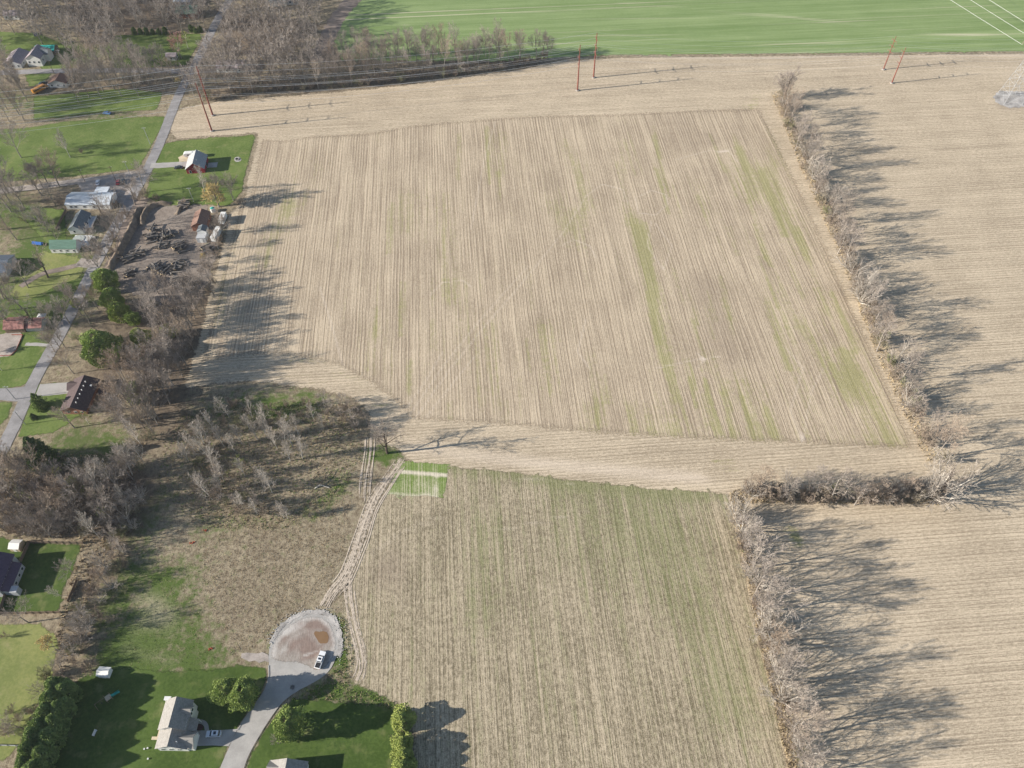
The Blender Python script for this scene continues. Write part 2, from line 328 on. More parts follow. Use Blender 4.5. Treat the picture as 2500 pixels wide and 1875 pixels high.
gp=[[(1135,690),(1130,800),(1120,880)],[(1085,480),(1090,620),(1080,720)],[(1410,520),(1400,600)],[(1545,520),(1580,640),(1600,760),(1620,900)],[(1380,350),(1440,500)],[(1800,370),(1830,480)],[(1700,440),(1730,520)],[(1530,350),(1550,420)],
 [(1330,800),(1340,950)],[(1920,800),(1960,920),(1980,1000)],[(1200,800),(1180,980)],[(1440,1000),(1460,1080)],[(1850,940),(1880,1060)],[(1960,800),(2080,960)],[(2100,940),(2190,1080)],[(1640,880),(1650,1050)],[(920,800),(900,900)],[(700,500),(650,640)],[(780,400),(740,500)],[(1880,300),(1900,400)],[(1860,420),(1960,620)],[(1900,700),(1930,780)],[(1220,330),(1230,420)],[(1000,480),(990,560)],[(1580,1000),(1600,1080)],[(1350,500),(1380,560)]]
ms=[(0,g,2.2+1.6*(i%3),.13+.05*(i%3)) for i,g in enumerate(gp)]+[(0,g,9,.16) for g in gp]+[(0,[(1900,430),(2060,800),(2180,1040)],20,.14),(0,[(1600,1060),(2150,1080)],8,.2),(0,[(560,560),(500,780)],12,.25)]
ms+=[(0,[(1560,560),(1590,680),(1625,860)],4,.3),(0,[(1550,540),(1600,720)],4,.3)]
ms+=[(2,[(1650,290),(1690,360)],10,.35),(2,[(1730,330),(1740,350)],4,.4),(2,[(1720,700),(1770,860)],14,.42),(2,[(1500,600),(1520,700)],9,.2),(2,[(1480,500),(1510,560)],5,.25),(2,[(1380,640),(1400,900)],8,.18),(2,[(1110,800),(1140,980)],8,.2),(2,[(840,700),(830,860)],9,.2),(2,[(1900,600),(2020,860)],7,.2),(2,[(700,600),(660,780)],7,.18)]
trk=[[(1000,1040),(1100,900),(1180,800),(1250,720),(1300,660),(1380,560),(1430,480),(1470,450),(1520,462),(1535,500)],[(985,1035),(1085,890),(1165,790),(1235,710),(1290,650)],[(1550,480),(1560,520),(1600,525),(1630,500),(1625,475),(1590,465),(1560,480)],[(1020,1045),(1110,930),(1160,870)],[(960,1040),(1040,930),(1080,860)],
 [(1370,600),(1400,585),(1440,600),(1455,630)],[(1590,540),(1580,600),(1620,660),(1640,600),(1600,545)],[(1050,720),(1080,690),(1130,685),(1150,700)],[(1750,375),(1780,365),(1790,362)],[(1210,295),(1180,400),(1150,560)],[(1430,780),(1410,860),(1440,900)],[(1600,900),(1690,880),(1760,870)],
 [(1920,850),(1960,900),(1930,1000),(1960,1080)],[(2010,900),(1980,960),(1960,1080)],[(780,700),(800,760),(840,900),(900,960)],[(1650,390),(1730,368),(1780,370),(1800,395)],[(1700,860),(1720,880),(1700,900)],[(2080,640),(2150,840),(2240,1060)]]
gr=random.Random(12)
for _ in range(90):
    x0=gr.choice([gr.uniform(600,2200),gr.uniform(1500,2200)]); y0=gr.uniform(300,1000); L_=gr.uniform(50,170); k_=(x0-1115)/(y0+1500); xe=x0+k_*L_
    if x0<560+(950-y0)*.05 or x0>1860+(y0-260)*.43: continue
    ms.append((0,[(x0,y0),(xe,y0+L_)],gr.uniform(1.,2.2),gr.uniform(.25,.5)))
ms+=[(1,t,.95,.62) for t in trk]
ms+=[(1,[(980,1030),(1000,1060),(1100,1070),(1500,1090),(2150,1110)],5,.3)]
sheet('crop_rows_field',[(628,332),(700,335),(760,325),(900,318),(1000,300),(1100,290),(1300,276),(1500,272),(1700,262),(1862,258),(1885,300),(1960,450),(2030,600),(2100,760),(2170,910),(2235,1060),(2252,1112),(2150,1108),(2000,1100),(1800,1092),(1600,1082),(1400,1068),(1200,1050),(1000,1040),(960,1000),(900,950),(820,905),(700,880),(600,880),(520,892),(470,905),(480,850),(515,720),(545,600),(570,500),(596,480),(615,400)],.05,m_main,
 'big brown tan field of long stubble rows with green weed streaks','field',step=1.15,jit=.5,edge=1.2,ew=11.,strokes=ms)
sheet('weedy_field',[(985,1128),(1200,1143),(1400,1168),(1600,1190),(1778,1200),(1800,1300),(1830,1440),(1870,1600),(1905,1750),(1950,1990),(1010,1990),(1000,1780),(985,1738),(930,1700),(870,1680),(850,1640),(835,1560),(830,1480),(850,1420),(900,1280),(940,1190)],.05,m_low,
 'dull olive field of thin stubble between the cul-de-sac and the hedgerow','field',step=2.4,jit=.4,strokes=[
 (0,[(1100,1140),(1400,1175),(1760,1210)],4,.4),(0,[(1180,1500),(1190,1300)],8,.3),(0,[(1600,1250),(1700,1500),(1780,1700)],16,.35),(0,[(1400,1200),(1450,1300)],20,.3),(1,[(1250,1560),(1080,1680),(1200,1750)],14,.18),(1,[(1010,1740),(1080,1780)],8,.2),
 (1,[(880,1370),(980,1300),(1080,1260)],2.5,.45),(1,[(900,1400),(1000,1330)],2,.35),(1,[(1200,1300),(1400,1255),(1440,1250)],1.5,.5),(1,[(1250,1165),(1400,1180)],1.4,.5),(1,[(860,1440),(880,1560),(890,1640),(860,1660)],3,.35),(2,[(960,1400),(1000,1450)],8,.3),(1,[(1600,1700),(1640,1800)],14,.15),
 (2,[(900,1420),(960,1350)],10,.3),(0,[(950,1650),(900,1620)],8,-.8),(0,[(1500,1600),(1560,1800)],14,-.4)])
sheet('green_plot',[(975,1122),(1097,1133),(1094,1172),(1086,1220),(1040,1212),(1000,1215),(938,1208),(952,1180),(962,1150)],.08,m_plot,'small bright green crop plot cut by a pale strip','field',step=.9,jit=.5,ew=1.2,
 strokes=[(1,[(968,1151),(1096,1161)],1.1,1.),(1,[(1020,1180),(1060,1195),(1040,1210)],2.5,.42),(1,[(1066,1165),(1064,1215)],.7,.5),(1,[(940,1205),(1000,1210),(1070,1222)],1.8,.6),(0,[(985,1135),(1090,1145)],5,.5),(0,[(965,1170),(950,1195)],4,.5),(0,[(1080,1175),(1085,1200)],3,.4)])
gs=[(1,[(x0,y),(x1,y+dy)],.9,s) for x0,x1,y,dy,s in ((900,2500,88,-4,.6),(820,2600,48,-6,.55),(850,2600,32,-5,.4),(1200,2500,20,-5,.4),(1000,2500,107,-1,.6),(1340,2500,120,-2,.5),(850,2600,64,-6,.35),(1500,2400,97,0,.4),(900,2600,8,-6,.4),(900,1600,40,-2,.3))]
gs+=[(1,[(1500,5),(1900,38),(2200,75),(2500,95)],2.5,.32),(1,[(1700,30),(2400,70)],3,.3),(1,[(1045,70),(1050,75),(1040,90)],2,.4),(1,[(820,60),(850,20),(880,0)],2,.5),(1,[(1820,92),(1830,92)],1.5,.8),(0,[(900,30),(940,60),(900,90)],12,.5),(1,[(960,80),(990,60),(1040,80)],1.2,.3)]
sheet('green_field',[(815,110),(822,70),(845,35),(880,0),(960,-100),(1100,-280),(3600,-400),(3300,60),(2900,112),(2500,127),(2000,132),(1500,136),(1362,142),(1250,150),(1000,150),(830,150)],.05,m_green,'bright green young wheat field across the top with pale drill lines','field',step=3.2,jit=.5,strokes=gs)
ribbon('farm_track',[(775,150),(790,110),(808,70),(830,35),(870,-10),(930,-80)],11,.07,m_yard,'bare dirt farm track along the left end of the green field',cat='track',jit=.5)
# lawns
sheet('lawn',[(190,1655),(245,1632),(330,1628),(400,1634),(520,1630),(600,1622),(652,1626),(656,1655),(640,1698),(602,1748),(575,1795),(540,1875),(515,1960),(30,1960),(60,1870),(110,1780)],.05,m_lawn,'dark green mown lawn round the grey two-storey house','lawn',step=2.2,ew=2.)
sheet('lawn',[(690,1722),(715,1702),(780,1706),(860,1712),(960,1722),(990,1745),(1000,1990),(560,1990),(596,1875),(632,1798),(662,1752)],.08,m_lawn,'green mown lawn on the right side of the curving street','lawn',step=2.2,ew=2.)
sheet('lawn',[(75,1323),(140,1325),(205,1328),(185,1380),(160,1440),(148,1496),(60,1498),(-60,1500),(-80,1300),(0,1310)],.05,m_lawn,'green yard fenced with dark boards beside the purple-roofed house','lawn',step=2.2,ew=2.)
sheet('lawn',[(-60,1520),(100,1520),(150,1560),(130,1640),(90,1730),(60,1800),(20,1860),(-80,1870)],.05,m_lawn3,'yellowish meadow at the lower left edge','lawn',step=2.2,ew=2.)
sheet('lawn',[(-60,318),(60,312),(160,295),(280,288),(405,282),(400,305),(370,360),(340,412),(250,424),(150,435),(-60,450)],.05,m_lawn2,'open green lawn left of the road above the gravel lane','lawn',step=2.2,ew=2.)
sheet('lawn',[(437,342),(520,335),(627,328),(612,380),(592,470),(560,505),(480,500),(400,505),(352,480),(365,430),(400,350)],.08,m_lawn2,'green lawn round the red house','lawn',step=2.2,ew=2.)
sheet('lawn',[(280,85),(400,80),(500,82),(480,120),(455,160),(280,170),(255,120)],.05,m_lawn2,'green yard beyond the cross road','lawn',step=2.2,ew=2.)
sheet('lawn',[(-40,75),(95,80),(150,105),(185,140),(180,168),(100,172),(90,120),(-40,125)],.05,m_lawn2,'green yard round the white house at the far left','lawn',step=2.2,ew=2.)
sheet('lawn',[(60,180),(130,178),(110,200),(70,215)],.05,m_lawn2,'grass strip beside the far cross road','lawn',step=2.2,ew=2.)
sheet('lawn',[(0,840),(60,810),(120,830),(130,850),(95,900),(60,945),(0,952),(-60,955),(-60,830)],.05,m_lawn2,'green yard between the lane and the lower street','lawn',step=2.2,ew=2.)
sheet('lawn',[(85,935),(170,930),(220,940),(220,1000),(130,1060),(40,1070),(60,1010)],.05,m_lawn2,'green front yard of the dark-roofed house','lawn',step=2.2,ew=2.)
sheet('lawn',[(-40,978),(38,978),(20,1020),(-5,1050),(-40,1055)],.05,m_lawn2,'corner of lawn below the street junction','lawn',step=2.2,ew=2.)
sheet('lawn',[(100,610),(190,625),(215,640),(195,680),(140,700),(60,740),(20,720),(60,660)],.05,m_lawn3,'patchy grass in front of the green-roofed cottage','lawn',step=2.2,ew=2.)
sheet('lawn',[(60,500),(160,510),(165,600),(130,615),(60,540)],.05,m_lawn2,'grass behind the blue-roofed house','lawn',step=2.2,ew=2.)
sheet('lawn',[(80,235),(300,215),(400,225),(385,270),(250,275),(80,295)],.05,m_lawn2,'shaded grass under the power lines','lawn',step=2.2,ew=2.)
# yards, roads, drives
sheet('sawmill_yard',[(328,500),(400,492),(470,478),(508,490),(520,540),(533,590),(520,650),(500,720),(470,768),(400,745),(320,720),(265,715),(245,690),(285,640),(310,570)],.05,m_yard2,'bare brown dirt yard with log piles','yard',jit=.6,step=2.5,strokes=[(1,[(360,520),(430,500)],6,.4),(1,[(400,640),(470,640),(490,600)],6,.35),(2,[(300,600),(330,560),(350,520)],5,.6),(2,[(330,640),(420,600)],8,.35),(1,[(460,720),(380,720)],6,.3),(0,[(505,600),(515,570)],4,.6)])
sheet('dirt_bank',[(300,500),(345,480),(365,486),(340,520),(310,590),(290,650),(250,680),(245,660),(285,600)],.08,m_yard,'dark bank of earth along the log yard','earth',jit=.5)
sheet('gravel_lot',[(190,446),(262,438),(335,430),(335,470),(300,500),(250,480),(200,472)],.08,m_gravel,'gravel parking lot by the lane junction','yard',jit=.4)
sheet('gravel_patch',[(435,385),(450,376),(462,380),(460,396),(440,395)],.1,pavemat('sandy_patch',(.5,.42,.3),.15),'pale sandy patch by the red house','yard',jit=.3)
ribbon('road',[(-40,1190),(-15,1140),(10,1087),(35,1040),(59,983),(90,915),(136,837),(180,752),(215,680),(245,622),(275,565),(310,505),(345,440),(365,405),(395,340),(430,245),(455,195),(480,150),(500,110),(516,78),(535,40),(560,0),(600,-60)],5.6,.12,m_asph,'grey lane running from lower left up past the red poles')
ribbon('cross_road',[(-60,180),(0,178),(100,174),(250,172),(400,172),(455,176)],5.4,.10,m_asph,'pale cross road at the upper left')
ribbon('cross_road',[(452,176),(520,172),(580,168),(640,160)],4.2,.10,m_gravel,'drive running right from the upper crossing')
ribbon('gravel_lane',[(-60,472),(30,464),(120,452),(200,442),(280,432),(355,420)],5.0,.10,m_gravel,'tan gravel lane joining the road from the left')
ribbon('side_street',[(-60,960),(0,962),(55,960),(80,945)],6.0,.10,m_asph,'short grey side street at the left edge')
ribbon('side_street',[(-60,965),(0,965),(62,970)],5.0,.14,m_asph,'inner lane of the side street')
ribbon('driveway',[(368,405),(400,404),(430,402),(460,401)],4.6,.14,m_conc,'pale concrete drive of the red house')
ribbon('driveway',[(92,953),(130,951),(180,946)],6.6,.14,m_conc,'pale concrete drive of the dark-roofed house')
ribbon('driveway',[(190,640),(215,645),(245,640)],6,.14,m_gravel,'gravel drive of the green-roofed cottage')
ribbon('dirt_drive',[(50,700),(100,668),(140,660),(200,645)],3.2,.12,m_yard,'brown dirt drive winding under the bare tree')
ribbon('walk',[(62,841),(90,841),(117,843)],1.8,.12,m_conc,'row of concrete paving slabs beside the lane',cat='path')
CUL=[(537,1878),(560,1820),(580,1783),(602,1748),(628,1714),(648,1685),(657,1655),(656,1625),(655,1595),(662,1567),(685,1535),(718,1510),(755,1498),(790,1500),(812,1518),(826,1548),(828,1580),(820,1610),(803,1640),(778,1660),(745,1677),(712,1696),(688,1714),(660,1752),(631,1798),(605,1845),(594,1878),(560,1990),(490,1990)]
sheet('cul_de_sac',CUL,.11,m_conc,'pale concrete street ending in a round turning circle','road',jit=.05,sm=2,edge=1.)
m_turn=fieldmat('muddy_gravel',(.20,.17,.145),(.40,.36,.325),(.3,.3,.2),(.50,.47,.44),(.22,.16,.135),rowc=.0,bandc=.0,gbase=-2,grain=.45,clump=.35)
sheet('turning_circle',[(657,1612),(658,1590),(665,1567),(688,1537),(720,1512),(755,1501),(788,1502),(810,1520),(823,1548),(826,1580),(815,1612),(790,1640),(760,1640),(735,1622),(690,1622)],.14,m_turn,'worn gravel and mud over the turning circle','road',jit=.25,sm=2,step=.7,edge=.8,
 strokes=[(1,[(665,1600),(668,1570),(695,1537),(730,1512),(780,1504),(812,1530),(822,1570),(812,1612)],2.0,.75),(2,[(760,1530),(745,1560),(760,1590)],4,.6),(2,[(700,1560),(715,1580)],2,.5),(2,[(770,1520),(805,1535),(812,1570)],1.6,.6),(2,[(745,1585),(760,1580)],1.8,.8),(1,[(700,1600),(740,1610)],4,.3),(2,[(690,1530),(730,1520)],1.2,.5),(2,[(680,1580),(700,1545),(740,1528),(780,1525)],.8,.45),(1,[(690,1590),(712,1556),(748,1542)],.8,.4),(2,[(735,1610),(770,1600),(800,1560),(790,1530)],.7,.5),(1,[(745,1600),(775,1590),(790,1578)],.6,.5),(2,[(700,1600),(720,1570),(750,1560)],.7,.4),(1,[(700,1545),(740,1530)],1.2,.5)])
ms=NT('muddy_water'); m_water=ms.out(ms.mix(ms.noise(ms.pos(),.4,2),(.19,.115,.06),(.24,.15,.085)),.12); ms.b.inputs['Specular IOR Level'].default_value=.3
tag(sheet('puddle',[(765,1543),(785,1542),(800,1546),(803,1560),(800,1572),(785,1573),(776,1566),(770,1555)],.17,m_water,'brown rain puddle on the turning circle','puddle',jit=.12,sm=1))
sheet('stone_rim',[(655,1572),(676,1532),(712,1503),(755,1489),(795,1490),(820,1505),(836,1545),(838,1580),(830,1608),(822,1600),(828,1572),(822,1540),(806,1514),(785,1501),(755,1500),(720,1511),(688,1536),(664,1568)],.16,m_pad,'rim of crushed white stone round the turning circle','gravel',jit=.18,edge=.6)
ribbon('kerb',[(656,1625),(657,1655),(648,1685),(628,1714),(602,1748),(580,1783)],.35,.24,m_conc,'pale left kerb of the curving street',jit=0,cat='kerb')
ribbon('kerb',[(712,1696),(688,1714),(660,1752),(631,1798),(605,1845),(594,1878)],.35,.24,m_conc,'pale right kerb of the curving street',jit=0,cat='kerb')
sheet('driveway',[(470,1783),(520,1784),(580,1780),(562,1816),(558,1822),(520,1820),(470,1822)],.14,m_conc,'concrete drive of the grey two-storey house','driveway',jit=0)
ribbon('walk',[(470,1763),(490,1761),(503,1767),(506,1785)],1.3,.16,m_conc,'curved concrete walk to the front door',jit=0,cat='path')
sheet('gravel_stub',[(590,1594),(640,1594),(657,1598),(657,1618),(610,1614),(588,1606)],.12,m_gravel,'grey gravel stub beside the turning circle','path',jit=.3)
sheet('flower_bed',[(474,1770),(488,1767),(497,1772),(497,1780),(488,1785),(478,1782)],.19,simple('bark_mulch',(.09,.045,.04)),'dark red mulch bed in the curve of the walk','flower bed',jit=0,sm=1)
m_trk=fieldmat('trodden_stubble',(.40,.335,.265),(.62,.53,.43),(.2,.2,.1),(.62,.54,.45),BRN,rowc=0,bandc=0,gbase=-.3,grain=.9,clump=.4)
softribbon('wheel_track',[(985,1118),(962,1150),(930,1195),(900,1250),(880,1320),(858,1380),(838,1420),(812,1445),(790,1485)],6.0,.12,m_trk,'pale wheel track curving down between the fields')
softribbon('wheel_track',[(905,1060),(902,1110),(894,1160),(890,1230)],5.2,.1,m_trk,'pale wheel track beside the lone tree')
softribbon('wheel_track',[(852,1400),(850,1450),(860,1520),(878,1580),(884,1630),(870,1665)],4.5,.11,m_trk,'pale wheel track right of the turning circle')
sheet('garden_bed',[(-10,820),(18,812),(52,812),(56,820),(40,855),(28,868),(0,872),(-20,875)],.09,m_gravel,'rectangular foundation of gravel in the left yard','foundation',jit=.15)
sheet('fire_ring_patch',[(571,388),(576,383),(584,383),(590,388),(588,394),(578,396),(572,393)],.1,m_pad,'pale ring of ground round the fire pit','gravel',jit=.1,sm=1)
#@@TREES

def bank(px,wd,hh,label):
    P=densify(smoothp(GS(px),2,False),1.,0,False); m=MB(); q=random.Random(3); K=((-1,0),(-.6,.55),(-.15,1),(.25,.9),(.7,.4),(1,0)); n=len(K)
    for i,p in enumerate(P):
        a=P[max(0,i-1)];b=P[min(len(P)-1,i+1)]; L=math.hypot(b[0]-a[0],b[1]-a[1]); nx,ny=-(b[1]-a[1])/L,(b[0]-a[0])/L; e=min(1,i/4,(len(P)-1-i)/4)
        for k,z in K: m.v.append((p[0]+nx*wd/2*k+q.gauss(0,.15),p[1]+ny*wd/2*k+q.gauss(0,.15),.06+z*hh*e*q.uniform(.85,1.15)))
    for i in range(len(P)-1):
        for j in range(n-1): m.f.append((i*n+j,i*n+j+1,(i+1)*n+j+1,(i+1)*n+j)); m.m.append(0)
    return tag(m.build('earth_bank',simple('bank_earth',(.21,.165,.125),.3,.4),smooth=True),label,'ground',kind='structure')
bank([(262,665),(285,630),(305,590),(322,560),(332,530),(345,505)],4.5,2.6,'dark earth bank along the left side of the log yard')
bank([(346,552),(350,530),(362,510),(385,500),(420,497)],3.2,2.2,'curved earth bank at the top left of the log yard')
bank([(430,525),(445,505),(460,500)],2.5,1.4,'low earth heap at the top of the log yard')
# ------------------------------------------------------------------ trees
def barkmat(name,a,b,c=None):
    s=NT(name); oi=s.n('ShaderNodeObjectInfo').outputs['Random']; col=s.mix(oi,a,b)
    if c:
        wn=s.n('ShaderNodeTexWhiteNoise',noise_dimensions='1D'); s.t.links.new(oi,wn.inputs['W']); col=s.mix(s.ramp(wn.outputs['Value'],.6,1.),col,c)
    n=s.noise(s.pos('obj'),.7,3,.6); return s.out(s.mix(s.ramp(n,.3,.7),s.mix(1.,col,(.78,.78,.78),'MULTIPLY'),s.mix(1.,col,(1.15,1.15,1.15),'MULTIPLY')),.9)
b_trunk=barkmat('bark_grey',(.22,.19,.165),(.33,.295,.26))
b_twig=barkmat('twigs_grey',(.27,.23,.20),(.365,.32,.285),(.37,.29,.22))
b_pale=barkmat('bark_pale',(.46,.43,.385),(.58,.54,.48)); b_ptwig=barkmat('twigs_pale',(.34,.30,.26),(.43,.385,.335))
b_shrub=barkmat('twigs_brown',(.26,.205,.165),(.36,.30,.24),(.27,.27,.15)); b_red=barkmat('buds_red',(.36,.20,.16),(.40,.25,.20))
b_gold=barkmat('twigs_golden',(.60,.49,.24),(.70,.58,.32)); b_ygreen=barkmat('buds_green',(.30,.32,.10),(.36,.38,.14)); b_drk=barkmat('bark_dark',(.10,.08,.065),(.15,.12,.10))
def leafmat(name,d,l,sc_=.6,sc2=3.):
    s=NT(name); p=s.pos('obj'); a=s.noise(p,sc_,3,.6); b=s.noise(p,sc2,2,.7); oi=s.n('ShaderNodeObjectInfo').outputs['Random']
    f=s.ramp(s.math('ADD',s.math('MULTIPLY',a,.6),s.math('MULTIPLY',b,.4)),.35,.65); col=s.mix(f,d,l); col=s.mix(s.math('MULTIPLY',oi,.4),col,l); return s.out(col,.75)
l_pine=leafmat('pine_needles',(.11,.17,.045),(.38,.46,.14)); l_bright=leafmat('bright_pine_needles',(.17,.24,.055),(.46,.50,.15)); l_spruce=leafmat('spruce_needles',(.06,.10,.035),(.20,.26,.095)); l_cedar=leafmat('cedar_foliage',(.09,.145,.045),(.34,.42,.14))
class Tree:
    """branch skeleton -> two meshes: wood (trunk and limbs) and twigs"""
    def __init__(s,seed): s.r=random.Random(seed); s.w=MB(); s.c=MB()
    def branch(s,p,d,L,r,lv,P):
        R_=s.r; nseg=P['seg'][lv]; pts=[Vector(p)]; dirs=[]; d=Vector(d).normalized()
        for i in range(nseg):
            d=(d+Vector((R_.gauss(0,1),R_.gauss(0,1),R_.gauss(0,1)))*P['wob'][lv]+Vector((0,0,P['trop'][lv]))).normalized()
            pts.append(pts[-1]+d*(L/nseg)); dirs.append(d)
        sides=P['sides'][lv]; rend=r*P['tap'][lv]
        for i in range(nseg):
            ra=r+(rend-r)*i/nseg; rb=r+(rend-r)*(i+1)/nseg
            if sides==0:
                x=dirs[i].orthogonal().normalized(); x.rotate(Matrix.Rotation(R_.uniform(0,3.14),3,dirs[i])); y=x.cross(dirs[i])
                a,b=pts[i],pts[i+1]
                s.c.face([a-x*ra*1.5,a+x*ra*1.5,b])
            else: (s.w if lv<P['split'] else s.c).tube(pts[i],pts[i+1],ra,rb,sides,cap=False)
        if lv+1>=len(P['n']): return
        n=P['n'][lv+1]; n=int(n*R_.uniform(.8,1.2)+.5); st=P['start'][lv]; ph=R_.uniform(0,6.28)
        for k in range(n):
            t=st+(1-st)*(k+R_.uniform(.1,.9))/n; t=min(t,.99); i=min(int(t*nseg),nseg-1); q=pts[i].lerp(pts[i+1],t*nseg-i)
            x=dirs[i].orthogonal().normalized(); ph+=2.4+R_.gauss(0,.35); x.rotate(Matrix.Rotation(ph,3,dirs[i]))
            a=R(P['ang'][lv+1]*(1+R_.gauss(0,.18))*(1.15-.4*t)); nd=dirs[i]*math.cos(a)+x*math.sin(a)
            ln=L*P['len'][lv+1]*R_.uniform(.75,1.2)*(P['shape'](t) if lv==0 else (1.15-.55*t))
            s.branch(q,nd,ln,max(P['rmin'],r*(1-t*(1-P['tap'][lv]))*P['rr'][lv+1]),lv+1,P)
broad=dict(n=[1,9,7,6,8],seg=[4,4,3,2,1],wob=[.05,.08,.1,.12,.08],trop=[.02,.09,.07,.05,.02],sides=[7,5,3,3,0],tap=[.35,.3,.4,.5,.4],split=3,start=[.28,.25,.2,.15],ang=[0,43,33,30,28],len=[1,.58,.58,.52,.62],rr=[1,.5,.5,.5,.8],rmin=.021,shape=lambda t:1.2-.5*t)
def tree_proto(H_,P,seed,r,mats,**kw):
    P=dict(P); P.update(kw); t=Tree(seed); t.branch((0,0,-.2),(0,0,1),H_,r,0,P)
    return (mesh('trunk',t.w.v,t.w.f,mats[0]),mesh('crown',t.c.v,t.c.f,mats[1]))
PR={}
PR['broad']=[tree_proto(h,broad,s,r,(b_trunk,b_twig)) for h,s,r in((13,1,.3),(14,2,.34),(12.5,3,.28),(14,14,.3))]
light=dict(broad); light.update(n=[1,12,5,5,7],rmin=.05,len=[1,.46,.5,.5,.6],shape=lambda t:1.1-.35*abs(t-.6))
PR['wood']=[tree_proto(h,light,s,.24,(b_trunk,b_twig)) for h,s in((15,41),(16,42),(14.5,43))]
PR['tall']=[tree_proto(h,broad,s,.24,(b_trunk,b_twig),n=[1,14,7,6,7],len=[1,.36,.52,.5,.62],ang=[0,36,32,30,28],start=[.35,.2,.2,.15],shape=lambda t:1.1-.35*abs(t-.6)) for h,s in((16,4),(17,5),(16,6),(17,15))]
PR['pale']=[tree_proto(h,broad,s,.19,(b_pale,b_ptwig),n=[1,12,6,5,6],len=[1,.40,.5,.5,.6],ang=[0,27,30,36,38],trop=[.02,.12,.06,.03,0],start=[.2,.2,.2,.15],rr=[1,.62,.6,.6,.8],rmin=.03) for h,s in((13.5,7),(14.5,8),(12,16))]
multi=dict(n=[1,9,6,6,7],seg=[1,4,3,2,1],wob=[0,.09,.11,.14,.1],trop=[.02,.07,.05,.03,0],sides=[3,4,3,3,0],tap=[.8,.3,.4,.5,.4],split=2,start=[.05,.2,.15,.15],ang=[0,38,30,30,28],len=[1,6.6,.5,.5,.6],rr=[1,.6,.6,.6,.8],rmin=.025,shape=lambda t:1)
PR['shrub']=[tree_proto(.6,multi,s,.13,(b_shrub,b_shrub)) for s in(9,10,11,17)]
PR['palebush']=[tree_proto(.9,multi,s,.24,(b_pale,b_ptwig),n=[1,11,6,5,7],len=[1,9.6,.55,.52,.55],rmin=.024,rr=[1,.8,.6,.6,.8],trop=[.02,.05,.05,.03,0]) for s in(12,13)]
PR['big']=[tree_proto(14,broad,21,.5,(b_drk,b_twig),n=[1,8,7,7,8],start=[.2,.25,.2,.15],ang=[0,58,42,42,38],len=[1,.66,.52,.5,.6],wob=[.08,.2,.2,.2,.1])]
PR['gold']=[tree_proto(7.5,broad,22,.3,(b_trunk,b_gold),n=[1,11,8,7,9],start=[.15,.2,.15,.1],ang=[0,55,42,38,34],len=[1,.6,.55,.5,.55],trop=[0,.1,0,-.1,0],rmin=.06)]
PR['ygreen']=[tree_proto(8,broad,23,.22,(b_pale,b_ygreen),n=[1,9,6,6,6],rmin=.045)]
PR['red']=[tree_proto(11,broad,24,.3,(b_trunk,b_red),rmin=.035)]
def conifer(seed,H_,Rr,mat,kind,nl):
    r=random.Random(seed); t=MB(); t.tube((0,0,-.2),(0,0,H_*.9),H_*.022,.04,6); c=MB()
    lob=[(r.uniform(0,6.28),r.uniform(.15,.95),r.uniform(.55,1.45)) for _ in range(34)]
    for _ in range(nl):
        if kind=='round': u=r.random()**.8; z=H_*(.08+.9*u); rad=Rr*math.sqrt(max(.02,1-((u-.38)/.64)**2))
        elif kind=='col': u=r.random(); z=H_*(.02+.97*u); rad=Rr*(min(1,(1-u)*3.0)**.6)
        else: u=r.random()**1.35; z=H_*(.04+.95*u); rad=Rr*(1-u)**.6
        a=r.uniform(0,6.283)
        k=1.0
        for la,lu,lk in lob:
            da=(a-la+math.pi)%(2*math.pi)-math.pi; w_=math.exp(-(da/.38)**2-((u-lu)/.09)**2); k+=(lk-1)*w_*1.3
        if kind=='spire': k*=.72+.28*math.sin(a*3+u*42)
        q=k*rad*(1-abs(r.gauss(0,.16))); p=Vector((math.cos(a)*q,math.sin(a)*q,z+r.gauss(0,.1)))
        out=Vector((math.cos(a),math.sin(a),.35+r.gauss(0,.3))).normalized()
        for _k in range(3):
            d=(out+Vector((r.gauss(0,.5),r.gauss(0,.5),r.gauss(0,.5)))).normalized(); s_=r.uniform(.16,.34); x=d.orthogonal().normalized(); x.rotate(Matrix.Rotation(r.uniform(0,3.1),3,d))
            c.face([p-x*s_*.5,p+d*s_*.9,p+x*s_*.5,p-d*s_*.5])
    # inner branches
    for i in range(40):
        u=.12+.8*i/40; a=i*2.4; rad=Rr*(.8*(1-u) if kind=='spire' else .6); t.tube((0,0,H_*u),(math.cos(a)*rad,math.sin(a)*rad,H_*u+rad*.2),.05,.02,3)
    return (mesh('trunk',t.v,t.f,b_drk),mesh('crown',c.v,c.f,mat))
PR['pine']=[conifer(31,9,3.9,l_pine,'round',5200),conifer(32,9.5,3.6,l_pine,'round',5200)]
PR['brightpine']=[conifer(33,8.5,3.4,l_bright,'round',4400)]
PR['spruce']=[conifer(34,11,4.0,l_spruce,'spire',6000),conifer(35,8,2.8,l_cedar,'spire',3500)]
PR['cedar']=[conifer(36,7.5,2.1,l_cedar,'col',4200),conifer(37,8,2.3,l_cedar,'col',4400)]
PR['brightcedar']=[conifer(38,7,2.2,l_bright,'col',3800)]
tr=random.Random(77); NTREE={}
